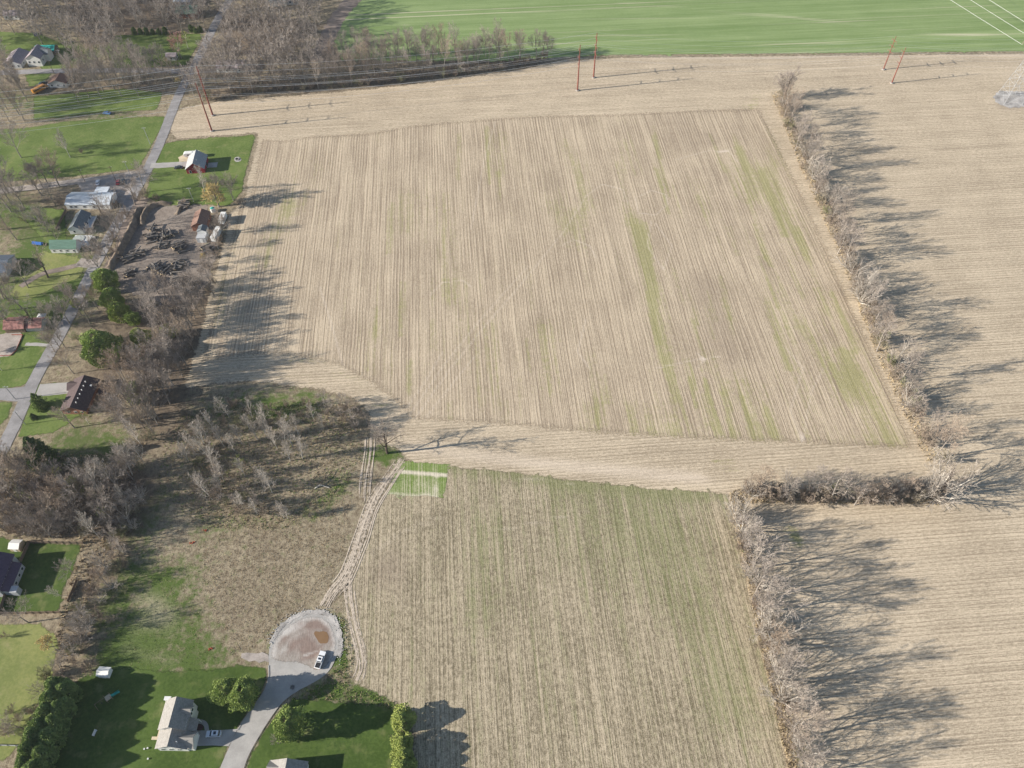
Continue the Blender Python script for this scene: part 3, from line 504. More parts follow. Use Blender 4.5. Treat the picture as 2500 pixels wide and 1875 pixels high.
def tree(kind,x,y,s,label,group=None,name=None,cat=None,world=False,sz=None,v=None):
    P=PR[kind]; tm,cm=P[v if v is not None else tr.randrange(len(P))]
    loc=Vector((x,y,0)) if world else G(x,y)
    nm=name or {'shrub':'bare_shrub','palebush':'pale_thicket_tree','pine':'pine_tree','brightpine':'pine_tree','spruce':'spruce_tree','cedar':'cedar_tree','brightcedar':'cedar_tree','pale':'poplar_sapling'}.get(kind,'bare_tree')
    e=empty(nm,loc,tr.uniform(0,6.28),(s*tr.uniform(.9,1.1),s*tr.uniform(.9,1.1),sz or s*tr.uniform(.92,1.08)))
    tag(e,label,cat or ('shrub' if kind=='shrub' else 'tree'),group); NTREE[nm]=NTREE.get(nm,0)+1
    for n_,m_ in(('trunk',tm),('crown',cm)):
        o=bpy.data.objects.new(n_,m_); link(o,e)
    return e
def along(P,step,jit):
    P=GS(P); out=[]; acc=0
    for a,b in zip(P[:-1],P[1:]):
        L=math.hypot(b[0]-a[0],b[1]-a[1]); d=-acc
        while d+step<=L:
            d+=step*1.0; t=d/L; out.append((a[0]+(b[0]-a[0])*t+tr.gauss(0,jit),a[1]+(b[1]-a[1])*t+tr.gauss(0,jit)))
        acc=L-d
    return out
def fill(P,spacing,avoid=[],n=4000):
    P=GS(P); A=np.array(P); x0,y0=A.min(0);x1,y1=A.max(0); out=[]; av=[GS(a) for a in avoid]
    for _ in range(n):
        x=tr.uniform(x0,x1);y=tr.uniform(y0,y1)
        if not inside(np.array([x]),np.array([y]),P)[0]: continue
        if any(inside(np.array([x]),np.array([y]),a)[0] for a in av): continue
        if all((x-a)**2+(y-b)**2>spacing**2 for a,b in out): out.append((x,y))
    return out
def U(a,b): return tr.uniform(a,b)
# hedgerow right of the big field
HR=[(1902,225),(1925,300),(1965,400),(2012,500),(2045,590),(2085,690),(2120,770),(2160,870),(2205,970),(2250,1060),(2285,1120)]
for i,(x,y) in enumerate(along(HR,6.6,1.4)):
    k='palebush' if tr.random()<.16 else ('tall' if tr.random()<.45 else 'broad')
    tree(k,x,y,U(.75,1.15)*(1.2 if k=='palebush' else 1),'bare tree in the long hedgerow right of the big row field','trees of the long right hedgerow',world=True)
for x,y in along(HR,4.4,1.3): tree('shrub',x,y,U(.95,1.4),'brown leafless shrub under the trees of the long right hedgerow','shrubs of the long right hedgerow',world=True)
tree('big',1912,240,1.05,'rounded bare tree at the far tip of the right hedgerow',v=0)
HH=[(1800,1205),(1900,1213),(2000,1218),(2100,1220),(2200,1216),(2290,1212)]
for x,y in along(HH,5.6,1.8): tree('palebush' if tr.random()<.3 else 'broad',x,y,U(.75,1.05),'bare tree in the short crosswise hedgerow at the right','trees of the crosswise hedgerow',world=True)
for x,y in along(HH,3.2,1.5): tree('shrub',x,y,U(1.1,1.6),'dark brush in the short crosswise hedgerow at the right','shrubs of the crosswise hedgerow',world=True)
tree('palebush',2278,1214,1.75,'big pale spreading tree at the right end of the crosswise hedgerow'); tree('big',2300,1200,.95,'bare tree at the right end corner of the crosswise hedgerow')
HL=[(1797,1240),(1805,1300),(1825,1370),(1838,1420),(1855,1480),(1872,1550),(1890,1620),(1903,1690),(1925,1770),(1945,1840),(1965,1920)]
for i,(x,y) in enumerate(along(HL,5.2,1.2)):
    tree('palebush' if tr.random()<.5 else 'broad',x,y,U(.95,1.3),'bare tree in the lower right hedgerow beside the dull olive field','trees of the lower right hedgerow',world=True)
for x,y in along(HL,4.,1.2): tree('shrub',x,y,U(.85,1.25),'brown shrub in the lower right hedgerow','shrubs of the lower right hedgerow',world=True)
WOODX=[]
# tree belt along the top headland
TB=[(470,250),(560,236),(700,222),(820,216),(1000,196),(1150,180),(1250,164),(1330,150),(1340,140),(1250,138),(1100,140),(900,140),(780,148),(640,140),(500,160),(470,190)]
for x,y in fill(TB,6.6,[[(520,160),(640,155),(640,178),(520,182)],[(440,140),(520,120),(510,190),(485,235),(440,235)]]):
    if x<-118 and y>430-(-118-x)*.0: WOODX.append((x,y)); continue
    tree('tall' if tr.random()<.8 else 'broad',x,y,U(.8,1.08),'bare grey tree in the belt between the headland and the green field','trees of the top belt',world=True)
for x,y in along([(480,248),(560,234),(700,220),(820,214),(1000,195),(1150,179),(1250,164),(1340,148)],4.5,1.2): tree('shrub',x,y,U(.9,1.3),'dark brush along the lower edge of the top tree belt','brush of the top belt',world=True)
for x,y,s in((1325,140,1.),(1222,142,1.),(1170,140,.85),(1000,135,.9),(1045,134,.9),(900,134,1.)): tree('broad',x,y,s,'rounded bare tree standing in front of the green field','lone trees at the green field edge')
# far wood as one mass (stuff)
def wood(name,pts,kinds,label,smin,smax):
    V=[];F=[];off=0; arr={}
    for k in kinds:
        for tm,cm in PR[k]:
            for m in(tm,cm):
                if m.name not in arr:
                    co=np.empty(len(m.vertices)*3); m.vertices.foreach_get('co',co); arr[m.name]=(co.reshape(-1,3),[tuple(p.vertices) for p in m.polygons])
    LV=[];LT=[];mi=[]
    for x,y in pts:
        k=kinds[tr.randrange(len(kinds))]; tm,cm=PR[k][tr.randrange(len(PR[k]))]; s=U(smin,smax); a=U(0,6.28); M=np.array([[math.cos(a),math.sin(a),0],[-math.sin(a),math.cos(a),0],[0,0,1]])*s
        for j,m in enumerate((tm,cm)):
            co,fs=arr[m.name]
            if j==1:
                n3=len(fs); keep=[f for f in fs if len(f)<=4]; 
            V.append(co@M+[x,y,0]); A=np.array([f+((f[2],) if len(f)==3 else ()) for f in fs])+off; LT.append(A); mi+=[j]*len(A); off+=len(co)
    V=np.concatenate(V); A=np.concatenate(LT); tri=A[:,3]==A[:,2]
    me=bpy.data.meshes.new(name); me.vertices.add(len(V)); me.vertices.foreach_set('co',V.ravel())
    tot=np.where(tri,3,4); start=np.concatenate([[0],np.cumsum(tot)[:-1]]); loops=A.ravel()[~(np.stack([np.zeros(len(A),bool)]*3+[tri],1).ravel())]
    me.loops.add(len(loops)); me.loops.foreach_set('vertex_index',loops.astype(np.int32)); me.polygons.add(len(A)); me.polygons.foreach_set('loop_start',start.astype(np.int32))
    me.materials.append(b_trunk); me.materials.append(b_twig); me.polygons.foreach_set('material_index',np.array(mi,np.int32)); me.update(calc_edges=True)
    return tag(link(bpy.data.objects.new(name,me)),label,'wood',kind='stuff')
openings=[[(280,88),(400,85),(470,80),(500,82),(478,150),(455,165),(300,165),(290,120)],[(0,85),(90,85),(100,100),(95,125),(0,130)],[(100,120),(170,120),(180,168),(100,168)],[(495,70),(560,60),(540,130),(500,190),(440,190)],[(0,165),(440,165),(440,185),(0,185)],[(420,0),(480,0),(500,60),(430,60)],[(650,-20),(720,-20),(720,15),(650,15)],[(790,0),(900,-60),(900,150),(770,150)],[(60,125),(100,125),(100,170),(0,170),(0,140)]]
FP_=[(-60,-60),(560,-90),(850,-60),(800,60),(775,140),(640,140),(500,160),(450,160),(290,160),(180,160),(-60,160)]
wood('woodland',fill(FP_,8.2,openings,3000)+WOODX,['wood'],'leafless grey wood filling the upper left, seen as one mass',.8,1.12)
# belt under the power lines and by the road
openB=[[(60,175),(200,175),(200,255),(60,255)],[(0,250),(380,215),(400,400),(0,400)]]
for x,y in fill([(180,190),(330,188),(432,200),(415,225),(300,240),(190,250)],6.8): tree('broad' if tr.random()<.6 else 'tall',x,y,U(.85,1.1),'bare tree between the cross road and the open green lawn','trees under the power lines',world=True)
for x,y in fill([(-30,190),(60,195),(70,260),(60,300),(-30,310)],7.5): tree('tall',x,y,U(.85,1.1),'tall bare tree at the far left under the power lines','trees at the far left under the power lines',world=True)
for x,y in((300,172),(275,170),(330,170),(232,172),(212,170),(380,165),(400,175),(350,168)): tree('broad',x,y,U(.8,1.1),'bare tree at the edge of the pale cross road','trees along the cross road')
tree('red',443,142,1.2,'reddish budding tree at the upper road crossing'); tree('gold',438,205,.45,'small golden shrub at the upper road crossing',name='golden_shrub',cat='shrub'); tree('ygreen',460,120,1.,'pale yellowish tree behind the reddish tree'); tree('spruce',478,80,.6,'row of dark evergreens behind the far yard',v=1)
for x in(330,345,360,375,390,405,468,490): tree('cedar',x,84 if x<460 else 78,U(.55,.75),'dark evergreen in the screen behind the far yard','evergreens behind the far yard')
# trees left of the road
for x,y,s,k in((52,385,1.,'broad'),(172,385,.9,'pale'),(145,455,1.,'broad'),(120,455,.85,'broad'),(88,455,.7,'shrub'),(105,458,.7,'broad'),(20,470,1.1,'broad'),(-5,440,1.,'broad'),(30,500,.9,'broad'),(60,510,.9,'broad'),(20,560,.9,'broad'),(10,430,.8,'broad'),(100,545,.8,'palebush'),(60,540,.7,'shrub'),(150,500,.7,'shrub'),(70,420,.6,'shrub'),(200,375,.5,'shrub')):
    tree(k,x,y,s*1.25,'bare tree at the left near the gravel lane' if k!='shrub' else 'leafless bush at the left near the gravel lane','trees and bushes round the gravel lane')
for x,y,s,k in((355,470,.9,'broad'),(330,500,.8,'broad'),(310,530,.85,'shrub'),(340,490,.9,'shrub'),(290,560,.95,'broad'),(300,600,.9,'broad'),(280,590,1.1,'shrub'),(270,640,.95,'broad'),(285,620,1.,'shrub'),(250,670,.8,'broad'),(300,545,1.,'shrub'),(285,505,.7,'shrub'),(500,470,.75,'pale'),(540,490,.8,'broad'),(570,490,.8,'broad'),(590,500,.7,'shrub'),(450,500,.6,'shrub'),(245,625,1.,'shrub'),(240,700,.8,'shrub'),(360,485,.9,'shrub'),(385,490,.6,'shrub')):
    tree(k,x,y,s*1.25,'grey leafless tree round the log yard' if k!='shrub' else 'leafless bush round the log yard','trees and bushes round the log yard')
tree('gold',535,505,1.45,'golden willow-like tree at the corner of the log yard'); tree('gold',500,632,.35,'small golden bush at the log yard edge',name='golden_shrub',cat='shrub')
tree('big',118,678,1.0,'big dark bare tree with forked trunk beside the dirt drive',v=0); tree('big',88,800,.8,'bare tree beside the red roofed ruin',v=0); tree('broad',148,600,.8,'bare tree in front of the green roofed cottage'); tree('big',247,520,.6,'bare tree leaning over the long metal roof',v=0)
tree('broad',180,912,.85,'round bare tree above the dark-roofed house'); tree('broad',182,1045,.8,'bare tree in the yard below the dark-roofed house'); tree('ygreen',218,1035,.6,'low yellow-green tree below the dark-roofed house')
for x,y,s,k in((150,855,.8,'broad'),(135,860,.8,'broad'),(160,850,.9,'broad'),(130,800,.9,'broad'),(170,790,1.,'broad'),(200,770,.9,'tall'),(180,740,.8,'broad'),(220,790,.9,'broad'),(150,760,.8,'shrub'),(190,830,.8,'shrub'),(225,720,.9,'shrub'),(30,800,.9,'broad'),(10,730,1.,'broad'),(20,690,.9,'shrub'),(-10,760,.9,'broad'),(240,755,.8,'broad'),(110,770,.7,'shrub'),(5,905,.8,'pale'),(-5,860,.5,'gold')):
    tree(k,x,y,s*1.0,'bare tree along the lane at the left' if k!='shrub' else 'leafless bush along the lane at the left','trees and bushes along the lane')
for x,y in fill([(-30,475),(120,470),(150,520),(150,560),(60,590),(-30,590)],12): tree('broad',x,y,U(.8,1.1),'bare tree in the crowded yard left of the slate-roofed house','trees of the far left yard',world=True)
for x,y in fill([(-30,680),(70,700),(60,790),(-30,810)],10): tree('broad',x,y,U(.7,1.),'bare tree round the red-roofed barn','trees round the red-roofed barn',world=True)
for x,y in fill([(300,960),(320,960),(320,1040),(280,1070)],9): tree('broad',x,y,U(.8,1.05),'bare tree right of the dark-roofed house','trees right of the dark-roofed house',world=True)
# mixed wood left of the field edge
for x,y in fill([(330,760),(470,770),(480,800),(440,900),(400,1010),(350,1060),(300,1060),(290,960),(320,900),(300,850)],5.6,[[(200,680),(330,690),(390,820),(385,880),(300,930),(200,950)],[(325,955),(362,955),(362,1000),(325,1000)]]): tree('broad' if tr.random()<.7 else 'tall',x,y,U(.85,1.15),'grey bare tree in the thicket along the left field edge','trees along the left field edge',world=True)
for x,y in fill([(330,935),(420,880),(430,1000),(330,1040)],5.2,[[(325,955),(362,955),(362,1000),(325,1000)]]): tree('broad' if tr.random()<.7 else 'shrub',x,y,U(.8,1.15),'pale grey tree or bush in the thicket right of the dark-roofed house','thicket right of the dark-roofed house',cat='tree',name='bare_tree',world=True)
for x,y in fill([(385,715),(470,760),(500,700),(480,690),(440,735),(350,715)],5.): tree('broad',x,y,U(.65,.85),'low bare tree below the log yard','trees below the log yard',world=True)
for x,y in along([(555,550),(540,600),(528,650),(510,720),(490,770),(470,830),(450,890),(430,930)],4.,1.6): tree('shrub' if tr.random()<.6 else 'broad',x,y,U(.6,.9),'brush on the left boundary of the row field','brush on the left field boundary',world=True)
for x,y,s,k,l in((268,705,1.3,'pine','dark pine below the log yard'),(300,780,1.25,'brightpine','yellow-green pine below the log yard'),(285,750,1.2,'pine','pine behind the yellow-green pine'),(245,700,.55,'brightpine','small bright pine by the lane'),(190,748,.55,'brightpine','small light pine right of the red roofed ruin'),(262,880,1.75,'pine','largest dark green pine by the lane'),(350,845,1.15,'brightpine','mid green pine right of the largest pine'),(415,825,.9,'brightpine','small green pine near the field edge'),(358,880,.6,'pine','low dark pine below the mid green pine'),(343,975,1.0,'pine','small round pine in the grey thicket'),
 (103,995,1.15,'spruce','grey-green spruce by the street corner'),(112,1128,1.45,'spruce','big dark spruce in the left woods'),(330,790,.8,'pine','dark pine in shade below the log yard')): tree(k,x,y,s,l,v=(1 if l.startswith('grey-green') else 0))
tree('spruce',85,1022,.35,'small clipped evergreen on the front lawn',v=0)
for x,y,s in((70,1230,.7),(150,1160,.6),(255,1270,.6),(215,1215,.55),(395,880,.7),(375,960,.6),(440,830,.6)): tree('ygreen',x,y,s,'pale greenish budding tree among the grey woods at the left','budding trees of the left woods')
# lower left woods
LW=[(-20,1110),(60,1130),(170,1180),(250,1200),(330,1110),(400,1010),(370,1100),(340,1180),(310,1250),(290,1310),(200,1320),(80,1310),(-20,1300)]
for x,y in fill(LW,6.): tree('broad' if tr.random()<.75 else 'pale',x,y,U(.85,1.1),'bare tree in the lower left woods','trees of the lower left woods',world=True)
for x,y in fill(LW,4.6): 
    if tr.random()<.7: tree('shrub',x,y,U(1.,1.4),'leafless undergrowth bush in the lower left woods','undergrowth of the lower left woods',world=True)
tree('broad',340,1150,1.05,'fan shaped bare tree right of the shaded clearing'); tree('broad',325,1170,.85,'leaning bare tree by the shaded clearing'); tree('ygreen',195,1190,.75,'pale green budding tree in the lower left woods')
LS=[(330,1190),(310,1260),(290,1330),(270,1390),(250,1440),(225,1500),(200,1560),(170,1620),(150,1660)]
for x,y in along(LS,4.6,2.6): tree('broad' if tr.random()<.5 else 'palebush',x,y,U(.5,.8),'scrubby tree in the strip between the fenced yard and the meadow','trees of the scrub strip',world=True)
for x,y in along(LS,2.2,3.4): tree('shrub',x,y,U(.6,1.1),'brown bramble in the strip between the fenced yard and the meadow','brambles of the scrub strip',world=True)
for x,y,s,k in((150,1455,.5,'pale'),(70,1520,.75,'broad'),(180,1400,.6,'broad'),(120,1580,.6,'gold'),(110,1690,.5,'broad'),(60,1780,.7,'broad'),(30,1740,.8,'shrub'),(20,1790,.8,'shrub'),(90,1740,.9,'shrub'),(120,1650,.9,'shrub'),(15,1555,.6,'shrub'),(80,1800,.8,'shrub'),(50,1760,.8,'shrub')):
    tree(k,x,y,s,'small bare tree by the lower left meadow' if k!='shrub' else 'bramble at the lower left meadow','growth round the lower left meadow')
# scrub basin with pale poplars
for x,y,s in((559,1019,.9),(508,1095,1.15),(545,1088,1.),(613,1045,.8),(653,1059,.95),(697,1081,1.1),(718,1088,1.15),(736,1117,1.1),(675,1099,1.),(789,1045,.7),(765,1027,.75),(465,1131,.95),(545,1171,1.1),(525,1150,1.),(599,1160,.8),(653,1189,1.),(668,1200,1.1),(519,1218,1.15),(505,1205,1.),(595,1243,.85),(624,1254,.7),(704,1269,.75),(690,1265,.8),(588,1081,.9),(487,1102,.9),(631,1074,.9),(540,1195,.9),(706,1125,1.),(620,1020,.7),(500,1060,1.),(650,1030,.8),(728,1065,.9),(665,1065,.9),(534,1060,.9),(515,1120,1.),(570,1100,.8)):
    tree('pale',x+U(-4,4),y+U(-4,4),s*.88,'pale upright sapling in the scrub hollow beside the lone tree','pale saplings of the scrub hollow')
tree('ygreen',585,1145,.6,'yellow-green topped sapling in the scrub hollow'); tree('ygreen',556,1165,.4,'tiny yellow-green bush in the scrub hollow')
for x,y in fill([(450,1010),(600,990),(700,985),(860,1000),(900,1040),(880,1060),(760,1000),(700,1040),(560,1040),(520,1180),(640,1230),(700,1260),(560,1270),(470,1200)],5.2): tree('shrub',x,y,U(.6,1.0),'brown leafless bush in the scrub hollow','bushes of the scrub hollow',world=True)
for x,y in fill([(780,980),(860,990),(900,1030),(870,1060),(800,1040)],5.): tree('broad',x,y,U(.4,.6),'low spreading tree at the rim of the scrub hollow','trees at the rim of the scrub hollow',world=True)
for x,y in fill([(520,1130),(600,1180),(640,1250),(540,1240)],5.): tree('broad',x,y,U(.35,.5),'low bare tree among the pale saplings','low trees of the scrub hollow',world=True)
tree('big',945,1106,1.12,'lone wide bare tree on the grass between the two fields',v=0)
# evergreens of the lower lawns
for x,y,s,l in((560,1700,1.22,'round evergreen left of the pair by the turning circle'),(606,1708,1.28,'round evergreen right of the pair by the turning circle'),(714,1783,1.34,'round evergreen alone on the right lawn')): tree('pine',x,y,s*.92,l)
tree('broad',678,1815,.38,'small round bare tree on the right lawn')
for i,(x,y) in enumerate(((978,1765),(982,1795),(979,1825),(983,1850),(980,1880),(981,1912))): tree('brightcedar' if i!=1 else 'shrub',x+5,y,1.38 if i!=1 else 1.2,'bright green cedar in the hedge at the right edge of the lawn' if i!=1 else 'bare shrub growing in the bright cedar hedge','cedar hedge of the right lawn' if i!=1 else None,sz=1.1)
for i,(x,y) in enumerate(((158,1690),(148,1722),(136,1752),(122,1782),(110,1812),(96,1842),(82,1872),(66,1905),(178,1700),(166,1740),(152,1775),(140,1810),(124,1850),(110,1890))): tree('cedar',x,y,U(1.15,1.45),'tall dark cedar in the dense row at the lower left','cedar row of the lower left lawn')
#@@OBJECTS
# ------------------------------------------------------------------ buildings
w_white=simple('white_siding',(.66,.66,.64),.06,2); w_grey=simple('grey_siding',(.42,.43,.44),.08,2); w_red=simple('red_siding',(.30,.045,.055),.15,2.5); w_tan=simple('tan_siding',(.50,.42,.30),.1,2); w_brick=simple('brick_wall',(.26,.13,.09),.2,3); w_wood=simple('weathered_boards',(.20,.15,.11),.3,3); w_trim=simple('white_trim',(.75,.75,.73),.04)
r_grey=shingle('grey_shingles',(.28,.265,.245)); r_dark=shingle('dark_brown_shingles',(.10,.075,.075)); r_blue=shingle('slate_shingles',(.16,.18,.19)); r_green=shingle('green_shingles',(.11,.19,.15)); r_metal=simple('pale_metal_roof',(.50,.54,.58),.12,.6,.5,.4); r_brown=shingle('brown_shingles',(.22,.14,.11)); r_purple=shingle('plum_shingles',(.10,.075,.11)); r_white=simple('white_metal_roof',(.72,.71,.68),.06); r_teal=simple('teal_metal_roof',(.03,.30,.26),.1); r_rust=simple('rusty_red_roof',(.27,.14,.125),.4,.9); r_mauve=shingle('faded_shingles',(.30,.26,.27))
glass=simple('window_glass',(.03,.04,.055),.2,1,.15,.5); tyre=simple('tyre_rubber',(.03,.03,.03)); chrome=simple('light_metal',(.55,.56,.58),.1,2,.35,.5,metal=.6)
def gable(root,x0,x1,y0,y1,hw,hr,axis='y',wm=w_white,rm=r_grey,over=.4,z0=0,names=('wall','roof')):
    cx,cy=(x0+x1)/2,(y0+y1)/2; hx,hy=(x1-x0)/2,(y1-y0)/2
    def T(u,v,z): return (cx+u,cy+v,z) if axis=='x' else (cx+v,cy+u,z)
    if axis=='y': hx,hy=hy,hx
    m=MB(); pr=[(-hy,z0),(hy,z0),(hy,hw),(0,hr),(-hy,hw)]
    n=len(m.v)
    for u in(-hx,hx):
        for v,z in pr: m.v.append(T(u,v,z))
    for i in range(5):
        if i not in(2,3): m.f.append((i,(i+1)%5,5+(i+1)%5,5+i)); m.m.append(0)
    m.f+=[(4,3,2,1,0),(5,6,7,8,9)]; m.m+=[0,0]
    m.build(names[0],wm,root)
    r=MB(); sl=(hr-hw)/hy; th=.16
    for s in(-1,1):
        e=hy+over; ze=hw-sl*over
        a=[T(-hx-over,s*e,ze+.03),T(hx+over,s*e,ze+.03),T(hx+over,0,hr+.03),T(-hx-over,0,hr+.03)]; b=[(p[0],p[1],p[2]+th) for p in a]
        k=len(r.v); r.v+=a+b; r.f+=[tuple(k+i for i in q) for q in((0,1,2,3),(7,6,5,4),(0,4,5,1),(1,5,6,2),(2,6,7,3),(3,7,4,0))]; r.m+=[0]*6
    return r.build(names[1],rm,root)
def win(root,x,y,z,w_=1.1,h=1.2,face='s',name='window',mat=None,frame=True):
    d={'s':(0,-1),'n':(0,1),'e':(1,0),'w':(-1,0)}[face]; t=.06
    f=MB(); f.box((x+d[0]*t/2,y+d[1]*t/2,z),(w_+.24 if d[1] else t,w_+.24 if d[0] else t,h+.24)); o=f.build(name,mat or w_trim,root)
    if frame: g=MB(); g.box((x+d[0]*(t+.01),y+d[1]*(t+.01),z),(w_ if d[1] else .04,w_ if d[0] else .04,h)); g.build('pane',glass,o)
    return o
def root(name,px,rz,label,cat='house',group=None,world=None):
    p=Vector((world[0],world[1],0)) if world else G(*px)
    return tag(empty(name,p,rz),label,cat,group)
# grey two-storey house
h=root('two_storey_house',None,R(-1.5),'grey-roofed white two-storey house with two-part roof beside the curving street',world=(-105.5,71))
gable(h,-4.9,3.2,-1.2,7.2,5.6,8.6); gable(h,-5.0,4.2,-6.2,-1.2,3.6,6.6)
gable(h,1.0,6.1,-6.0,-1.4,3.2,5.6,axis='x',names=('garage_wall','garage_roof'),over=.3)
gable(h,1.2,3.9,2.6,5.6,5.6,7.7,axis='x',names=('dormer_wall','dormer_roof'),over=.25)
m=MB(); m.face([(3.2,-1.2,4.6),(5.9,-1.2,3.1),(5.9,2.6,3.1),(3.2,2.6,4.6)]).face([(3.2,-1.2,4.45),(3.2,2.6,4.45),(5.9,2.6,2.95),(5.9,-1.2,2.95)]).face([(5.9,-1.2,2.95),(5.9,2.6,2.95),(5.9,2.6,3.1),(5.9,-1.2,3.1)]).face([(3.2,-1.2,4.45),(5.9,-1.2,2.95),(5.9,-1.2,3.1),(3.2,-1.2,4.6)]).face([(3.2,2.6,4.45),(3.2,2.6,4.6),(5.9,2.6,3.1),(5.9,2.6,2.95)]); m.build('porch_roof',r_grey,h)
for yy in(-1.0,2.4): m=MB(); m.box((5.7,yy,1.5),(.18,.18,3)); m.build('porch_post',w_trim,h)
m=MB(); m.box((-5.9,-.9,.7),(2.0,3.2,.15)).box((-6.8,-2.4,.35),(.1,.1,.7)).box((-6.8,.6,.35),(.1,.1,.7)).box((-7.2,-2.7,.25),(2.8,.9,.5)); m.build('deck',w_tan,h)
m=MB(); m.box((-4.6,7.7,3.2),(1.9,1.,6.0)).box((-4.6,7.7,6.3),(2.1,1.2,.2)); m.build('bay',w_white,h)
for y in(3.4,4.6): win(h,3.9,y,5.6,.8,1.1,'e')
for y in(-.2,1.,): win(h,3.2,y,5.2,.8,.9,'e')
for y in(-4.9,-2.6): win(h,6.1,y,1.3,1.9,2.1,'e','garage_door',frame=False)
win(h,3.2,.9,1.2,.95,2.1,'e','door',w_brick,False)
for x in(-3.5,-1,1.6): win(h,x,-6.2,1.7,1,1.1,'s')
for x in(-3.2,0,): win(h,x,7.2,4.4,1,1.2,'n')
for y in(-4,1,4.5): win(h,-4.95,y,2.,1,1.2,'w')
m=MB(); m.tube((1.8,-5,4),(1.8,-5,6.3),.12,.12,6); m.build('vent_pipe',w_trim,h)
# house at the bottom edge
h=root('bungalow',None,R(-2),'grey-roofed house cut off by the bottom edge','house',world=(-69,54.5))
gable(h,-5.6,5.2,-6,6.0,3.2,6.2); gable(h,-5.9,0,2.0,6.2,3.,5.,axis='x',names=('wing_wall','wing_roof'))
for x in(-3,2): win(h,x,6.02,1.6,1,1.1,'n')
# red house
h=root('red_house',None,R(5),'red house with a grey gable roof beside the white camper','house',world=(-171.3,364.6))
gable(h,-5.0,4.6,-5.4,6.4,3.1,6.6,wm=w_red,rm=shingle('silver_shingles',(.34,.345,.35)))
for x in(-3,1.2): win(h,x,-5.4,1.2,1,1.5,'s')
win(h,0,-5.4,4.2,.7,.8,'s'); win(h,-5.0,-1,1.05,.95,2.05,'w','door'); win(h,-5.0,3,1.7,1.2,1.1,'w'); win(h,4.6,1,1.2,2.,2.1,'e')
m=MB(); m.box((7.6,1.2,.12),(5.2,4.4,.22)); m.build('patio',m_conc,h)
m=MB(); m.tube((1.2,-2,4.5),(1.2,-2,6.6),.1,.1,6); m.build('vent_pipe',w_trim,h)
# dark-roofed house at the street
h=root('dark_roofed_house',None,R(-1),'long dark brown hip-roofed house at the end of the pale drive','house',world=(-180.6,204.2))
gable(h,-5.6,4.4,-8.2,7.8,2.9,5.4,wm=w_brick,rm=r_dark,over=.6); gable(h,-6.8,-1,2.6,7.0,2.8,4.4,axis='x',wm=w_brick,rm=r_dark,names=('wing_wall','wing_roof'))
for i in range(6): m=MB(); m.tube((.9,-6+i*2.2,4.6),(.9,-6+i*2.2,5.5),.2,.22,8); m.build('roof_vent',w_trim,h)
m=MB(); m.box((3,4,3.9),(.7,.7,.5)); m.build('skylight',w_trim,h)
for y in(-6,-3,0): win(h,-5.6,y,1.6,1.1,1.1,'w')
win(h,-6.8,4.8,1.2,2.6,2.1,'w','garage_door',frame=False)
for x in(-3,0,2.5): win(h,x,-8.2,1.6,1,1.,'s')
m=MB(); m.box((7.2,4.0,1.0),(4.2,5,.15)); 
for a in(5.3,9.1):
    for b in(1.7,6.3): m.box((a,b,.5),(.12,.12,1.))
m.build('deck',r_dark,h)
# plum-roofed house at the left edge
h=root('plum_roofed_house',None,0,'big plum-roofed house with grey siding at the left edge','house',world=(-183.6,122.5))
gable(h,-8,4.6,-6.5,7,5.2,8.4,axis='y',wm=w_grey,rm=r_purple); 
m=MB(); m.face([(4.6,-6,4.4),(7.4,-6,3),(7.4,5,3),(4.6,5,4.4)]).face([(4.6,-6,4.2),(4.6,5,4.2),(7.4,5,2.8),(7.4,-6,2.8)]).face([(7.4,-6,2.8),(7.4,5,2.8),(7.4,5,3),(7.4,-6,3)]).face([(4.6,-6,4.2),(7.4,-6,2.8),(7.4,-6,3),(4.6,-6,4.4)]); m.build('lean_to_roof',r_purple,h)
m=MB(); m.box((6,-.5,1.45),(2.6,10.6,2.9)); m.build('annex_wall',w_grey,h); m=MB(); m.box((8.5,-5.,1.5),(2.2,2.2,3.0)).box((8.5,-5,3.1),(2.5,2.5,.2)); m.build('bay',w_grey,h)
for y in(-4,-1,2,5): win(h,4.6,y,4.7,.8,.7,'e')
for y in(-2,1,3.5): win(h,7.3,y,1.6,1,1.1,'e')
for x in(-4,1): win(h,x,-6.5,2.,1.1,1.2,'s')
def shed(px,L,W,hw,hr,label,wm,rm,rz=0,axis='y',name='garden_shed',cat='shed',door='s',wins=0):
    h=root(name,px,rz,label,cat); gable(h,-W/2,W/2,-L/2,L/2,hw,hr,axis=axis,wm=wm,rm=rm,over=.2)
    fx={'s':(0,-L/2),'n':(0,L/2),'e':(W/2,0),'w':(-W/2,0)}[door]; win(h,fx[0],fx[1],min(hw,2.1)/2,.9,min(hw,2.1)-.2,door,'door',w_trim,False)
    k=W if door in'sn' else L
    for i in range(wins):
        t=(i+.5)/wins-.5
        if abs(t)*k<.8: continue
        win(h,fx[0]+(t*k if door in'sn' else 0),fx[1]+(t*k if door in'ew' else 0),hw*.55,.9,.9,door)
    return h
shed((45,1336),3.6,3.6,2.2,3.1,'small shed with a bright white roof above the plum-roofed house',w_tan,r_white,R(-3),'x')
shed((259,1645),2.8,3.6,2.0,2.8,'small white shed on the dark mown lawn',w_white,r_white,R(-4),'x')
shed((214,506),7.5,23,3.2,5.0,'long pale metal-roofed mobile building with white side','',None) if False else None
h=root('long_metal_building',None,R(-1),'long pale metal-roofed building with a white side below the gravel lot','building',world=(-219.5,334.5))
gable(h,-11.5,11.5,-5,5,3.0,4.6,axis='x',wm=w_white,rm=r_metal,over=.3)
for x in(-9,-6.5,-2,3,7): win(h,x,-5,1.6,1.4,1,'s')
